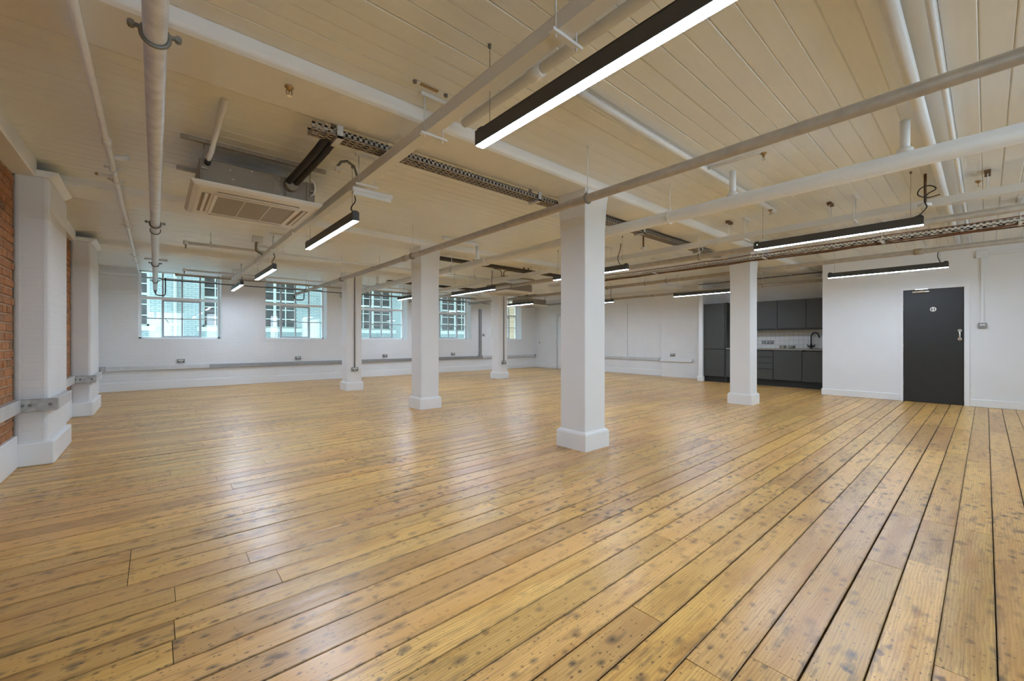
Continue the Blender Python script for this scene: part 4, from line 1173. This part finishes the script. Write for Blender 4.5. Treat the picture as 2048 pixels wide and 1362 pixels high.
# ------------------------------------------------------------------ kitchen
FX = 11.25       # front of the base units
def unit_front(parent, nm, y0, y1, z0, z1, mat='kitchen_grey', x=FX):
    o = box(nm, mat, parent, x - 0.019, x, y0 + 0.0035, y1 - 0.0035, z0, z1, bevel=0.0015)
    ORG[o.name] = ORG[parent.name]
    return o
# tall larder / fridge housing
p = thing('tall_cabinet', 'tall dark grey kitchen cabinet at the left end of the kitchen', 'cabinet', (FX, 4.74, 0), 'dark grey kitchen units')
box('body', 'kitchen_dark', p, FX, XK, 4.45, 5.02, 0.145, 2.08)
unit_front(p, 'door', 4.47, 5.02, 0.15, 0.865); unit_front(p, 'door', 4.47, 5.02, 0.88, 2.08)
box('side_panel', 'kitchen_grey', p, FX - 0.019, XK, 4.432, 4.45, 0.0, 2.09)
box('plinth', 'kitchen_dark', p, FX + 0.04, FX + 0.056, 4.45, 5.02, 0, 0.145)
# base units
p = thing('base_cabinet', 'dark grey base unit beside the tall cabinet, hidden behind a column', 'cabinet', (FX, 4.2, 0), 'dark grey kitchen units')
box('body', 'kitchen_dark', p, FX, XK, 3.962, 4.43, 0.145, 0.872); unit_front(p, 'door', 3.96, 4.43, 0.15, 0.855); box('plinth', 'kitchen_dark', p, FX + 0.04, FX + 0.056, 3.962, 4.43, 0, 0.145)
p = thing('drawer_unit', 'dark grey drawer unit right beside the column', 'drawers', (FX, 3.66, 0), 'dark grey kitchen units')
box('body', 'kitchen_dark', p, FX, XK, 3.362, 3.958, 0.145, 0.872); box('plinth', 'kitchen_dark', p, FX + 0.04, FX + 0.056, 3.362, 3.958, 0, 0.145)
for a, b in ((0.155, 0.40), (0.415, 0.545), (0.56, 0.69), (0.705, 0.845)):
    dr = unit_front(p, 'drawer', 3.36, 3.96, a, b)
    box('finger_rail', 'kitchen_dark', dr, FX - 0.010, FX, 3.37, 3.95, b, b + 0.012)
p = thing('dishwasher_unit', 'dark grey integrated appliance door between the drawers and the sink unit', 'cabinet', (FX, 3.06, 0), 'dark grey kitchen units')
box('body', 'kitchen_dark', p, FX, XK, 2.772, 3.358, 0.145, 0.872); unit_front(p, 'door', 2.775, 3.355, 0.16, 0.858); box('plinth', 'kitchen_dark', p, FX + 0.04, FX + 0.056, 2.772, 3.358, 0, 0.145)
p = thing('sink_cabinet', 'dark grey sink unit partly hidden by the white partition', 'cabinet', (FX, 2.45, 0), 'dark grey kitchen units')
box('body', 'kitchen_dark', p, FX, XK, 2.17, 2.768, 0.145, 0.70); unit_front(p, 'door', 2.17, 2.77, 0.15, 0.85); box('plinth', 'kitchen_dark', p, FX + 0.04, FX + 0.056, 2.17, 2.768, 0, 0.145)
# worktop with a cut-out for the sink
wt = thing('worktop', 'thin beige-grey worktop over the base units', 'worktop', (FX, 3.2, 0.875))
mb = MB(); mb.box(FX - 0.035, XK, 2.74, 4.43, 0.875, 0.905).box(FX - 0.035, FX + 0.10, 2.07, 2.74, 0.875, 0.905).box(XK - 0.12, XK, 2.07, 2.74, 0.875, 0.905).box(FX + 0.10, XK - 0.12, 2.07, 2.17, 0.875, 0.905)
mb.build('slab', 'worktop', wt)
p = thing('sink', 'black inset sink with drainer in the worktop', 'sink', (11.5, 2.5, 0.9))
mb = MB(); mb.box(FX + 0.08, XK - 0.10, 2.72, 3.10, 0.905, 0.909).box(FX + 0.08, FX + 0.11, 2.16, 2.72, 0.905, 0.911).box(XK - 0.13, XK - 0.10, 2.16, 2.72, 0.905, 0.911)
mb.build('rim', 'tap_black', p)
mb = MB(); mb.box(FX + 0.105, XK - 0.125, 2.175, 2.735, 0.735, 0.742).box(FX + 0.105, FX + 0.112, 2.175, 2.735, 0.735, 0.905).box(XK - 0.132, XK - 0.125, 2.175, 2.735, 0.735, 0.905).box(FX + 0.105, XK - 0.125, 2.175, 2.182, 0.735, 0.905).box(FX + 0.105, XK - 0.125, 2.728, 2.735, 0.735, 0.905)
mb.build('basin', 'tap_black', p)
XT = 11.80
yt = 2.73
p = thing('mixer_tap', 'black swan-neck mixer tap behind the sink', 'tap', (XT, yt, 0.905))
mb = MB(); mb.lathe((XT, yt, 0.905), 'z', [(0, 0.028), (0.008, 0.028), (0.012, 0.021), (0.10, 0.021), (0.11, 0.014)], 16); mb.build('body', 'tap_black', p)
q = [(XT, yt, 1.00), (XT, yt, 1.19)] + [(XT - 0.04 * (1 - math.cos(a)) * 0.9, yt - 0.085 * (1 - math.cos(a)), 1.19 + 0.095 * math.sin(a)) for a in [math.pi * i / 10 for i in range(1, 11)]] + [(XT - 0.072, yt - 0.172, 1.16)]
mb = MB(); mb.tube(q, 0.013, 12); mb.build('spout', 'tap_black', p)
for s in (-1, 1):
    mb = MB(); mb.tube([(XT, yt + s * 0.015, 0.965), (XT, yt + s * 0.065, 0.965)], 0.015, 10); mb.tube([(XT, yt + s * 0.066, 0.955), (XT, yt + s * 0.074, 1.015)], 0.007, 8); mb.build('lever', 'tap_black', p)
def bowl(y, x, r, label, handle):
    p = thing('mug', label, 'mug', (x, y, 0.905), 'mugs on the worktop')
    mb = MB(); mb.lathe((x, y, 0.905), 'z', [(0, r * 0.82), (0.006, r * 0.9), (0.075, r), (0.078, r * 0.96), (0.074, r * 0.92), (0.012, r * 0.8)], 22); mb.build('mug_wall', 'bowl', p)
    if handle:
        mb = MB(); mb.tube([(x - 0.03, y - r + 0.004, 0.965), (x - 0.035, y - r - 0.022, 0.958), (x - 0.035, y - r - 0.022, 0.935), (x - 0.03, y - r + 0.004, 0.925)], 0.006, 7); mb.build('handle', 'bowl', p)
bowl(3.275, 11.66, 0.068, 'squat taupe mug with a handle on the worktop, left of the pair', True)
bowl(3.085, 11.64, 0.078, 'squat taupe mug on the worktop, right of the pair', False)
# wall units
for k_, (a, b, lab) in enumerate(((3.95, 4.43, 'dark grey wall cabinet beside the tall cabinet, hidden behind a column'), (3.35, 3.95, 'dark grey wall cabinet right beside the column'), (2.76, 3.35, 'dark grey wall cabinet in the middle above the mugs'), (2.16, 2.76, 'dark grey wall cabinet above the tap'))):
    p = thing('wall_cabinet', lab, 'cabinet', (11.52, (a + b) / 2, 1.36), 'dark grey kitchen units')
    box('body', 'kitchen_dark', p, 11.52, XK, a + 0.001, b - 0.001, 1.375, 2.08)
    o = unit_front(p, 'door', a, b, 1.40, 2.08, x=11.519)
    box('light_rail', 'kitchen_dark', p, 11.505, 11.523, a + 0.001, b - 0.001, 1.355, 1.397)
sp_ = sbox('trim_5', 'splash_tile', XK - 0.010, XK, 2.07, 4.43, 0.905, 1.375, label='splashback of small cream square tiles')
socket('-x', (XK - 0.010, 3.755, 1.055), 'small grey fused switch on the kitchen tiles', 0.086, 0.086, rockers=1, cup=False, plug='socket_metal')
socket('-x', (XK - 0.010, 3.605, 1.055), 'double grey socket on the kitchen tiles', 0.15, 0.086, plug='socket_metal')

# ------------------------------------------------------------------ the street outside the windows
YF = 19.0
FWIN = [(-2.6, -0.15), (1.32, 4.50), (6.0, 8.72), (11.55, 14.2), (-6.6, -4.4)]
bd = thing('painted_building', 'pale turquoise painted brick building across the street', 'building', (4, YF, -1.5))
mb = MB()
ZS, ZH = 1.60, 4.30
mb.box(-12, 26, YF, YF + 0.5, -1.5, ZS).box(-12, 26, YF, YF + 0.5, ZH, 16)
xs = sorted([-12, 26] + [v for w in FWIN for v in w])
for i in range(0, len(xs), 2): mb.box(xs[i], xs[i + 1], YF, YF + 0.5, ZS, ZH)
mb.build('wall', 'facade_brick', bd)
box('room_behind', 'facade_glass', bd, -12, 26, YF + 0.55, YF + 0.6, -1.5, 16)
for k_, (a, b) in enumerate(FWIN):
    w = MB()
    ff = 0.07
    y0, y1 = YF + 0.10, YF + 0.18
    w.box(a, a + ff, y0, y1, ZS, ZH).box(b - ff, b, y0, y1, ZS, ZH).box(a, b, y0, y1, ZS, ZS + 0.07).box(a, b, y0, y1, ZH - 0.1, ZH)
    fr = w.build('window', 'facade_trim', bd); ORG[fr.name] = ORG[bd.name]
    n = max(2, int(round((b - a) / 0.42)))
    for i in range(1, n):
        x = a + (b - a) * i / n
        wd = 0.05 if i % 2 == 0 else 0.02
        box('mullion', 'facade_trim', fr, x - wd, x + wd, y0 + 0.01, y1 - 0.01, ZS, ZH)
    for z in (1.98, 2.36, 2.72, 3.08, 3.46, 3.84):
        box('glazing_bar', 'facade_trim', fr, a, b, y0 + 0.02, y1 - 0.02, z - (0.04 if z == 2.72 else 0.018), z + (0.04 if z == 2.72 else 0.018))
    box('pane', 'facade_glass', fr, a, b, y0 + 0.04, y0 + 0.05, ZS, ZH)
    box('window_sill', 'facade_trim', bd, a - 0.16, b + 0.16, YF - 0.14, YF + 0.1, ZS - 0.16, ZS)
p = thing('downpipe', 'pale rainwater pipe on the turquoise building', 'pipe', (0.54, YF - 0.08, -1.5))
mb = MB(); mb.tube([(0.54, YF - 0.07, -1.5), (0.54, YF - 0.07, 15.5)], 0.05, 12); mb.build('pipe_run', 'facade_trim', p)
for z in (1.62, 4.6):
    mb = MB(); mb.lathe((0.54, YF - 0.07, z), 'z', [(0, 0.055), (0.01, 0.075), (0.09, 0.075), (0.10, 0.055)], 12); mb.box(0.40, 0.68, YF - 0.05, YF, z + 0.03, z + 0.08); mb.build('collar', 'facade_trim', p)
bd = thing('brick_building', 'yellow stock brick building seen through the last window', 'building', (20, 16, -1.5))
mb = MB(); mb.box(14.3, 15.2, 15.8, 18.6, -1.5, 16).box(14.3, 27, 15.5, 15.8, -1.5, 16); mb.build('wall', 'yellow_brick', bd)
sbox('street', 'paving', -14, 28, YW + 0.5, YF - 0.01, -1.7, -1.5, label='street between the buildings')
# unseen wall added above the windows, keeps sky light off the facade opposite
sbox('wall_sky_screen', 'yellow_brick', XL - 8, XK + 10, YW + 0.0, YW + WT, ZC + 0.11, 15, label='unseen wall added above the window wall to shade the street')
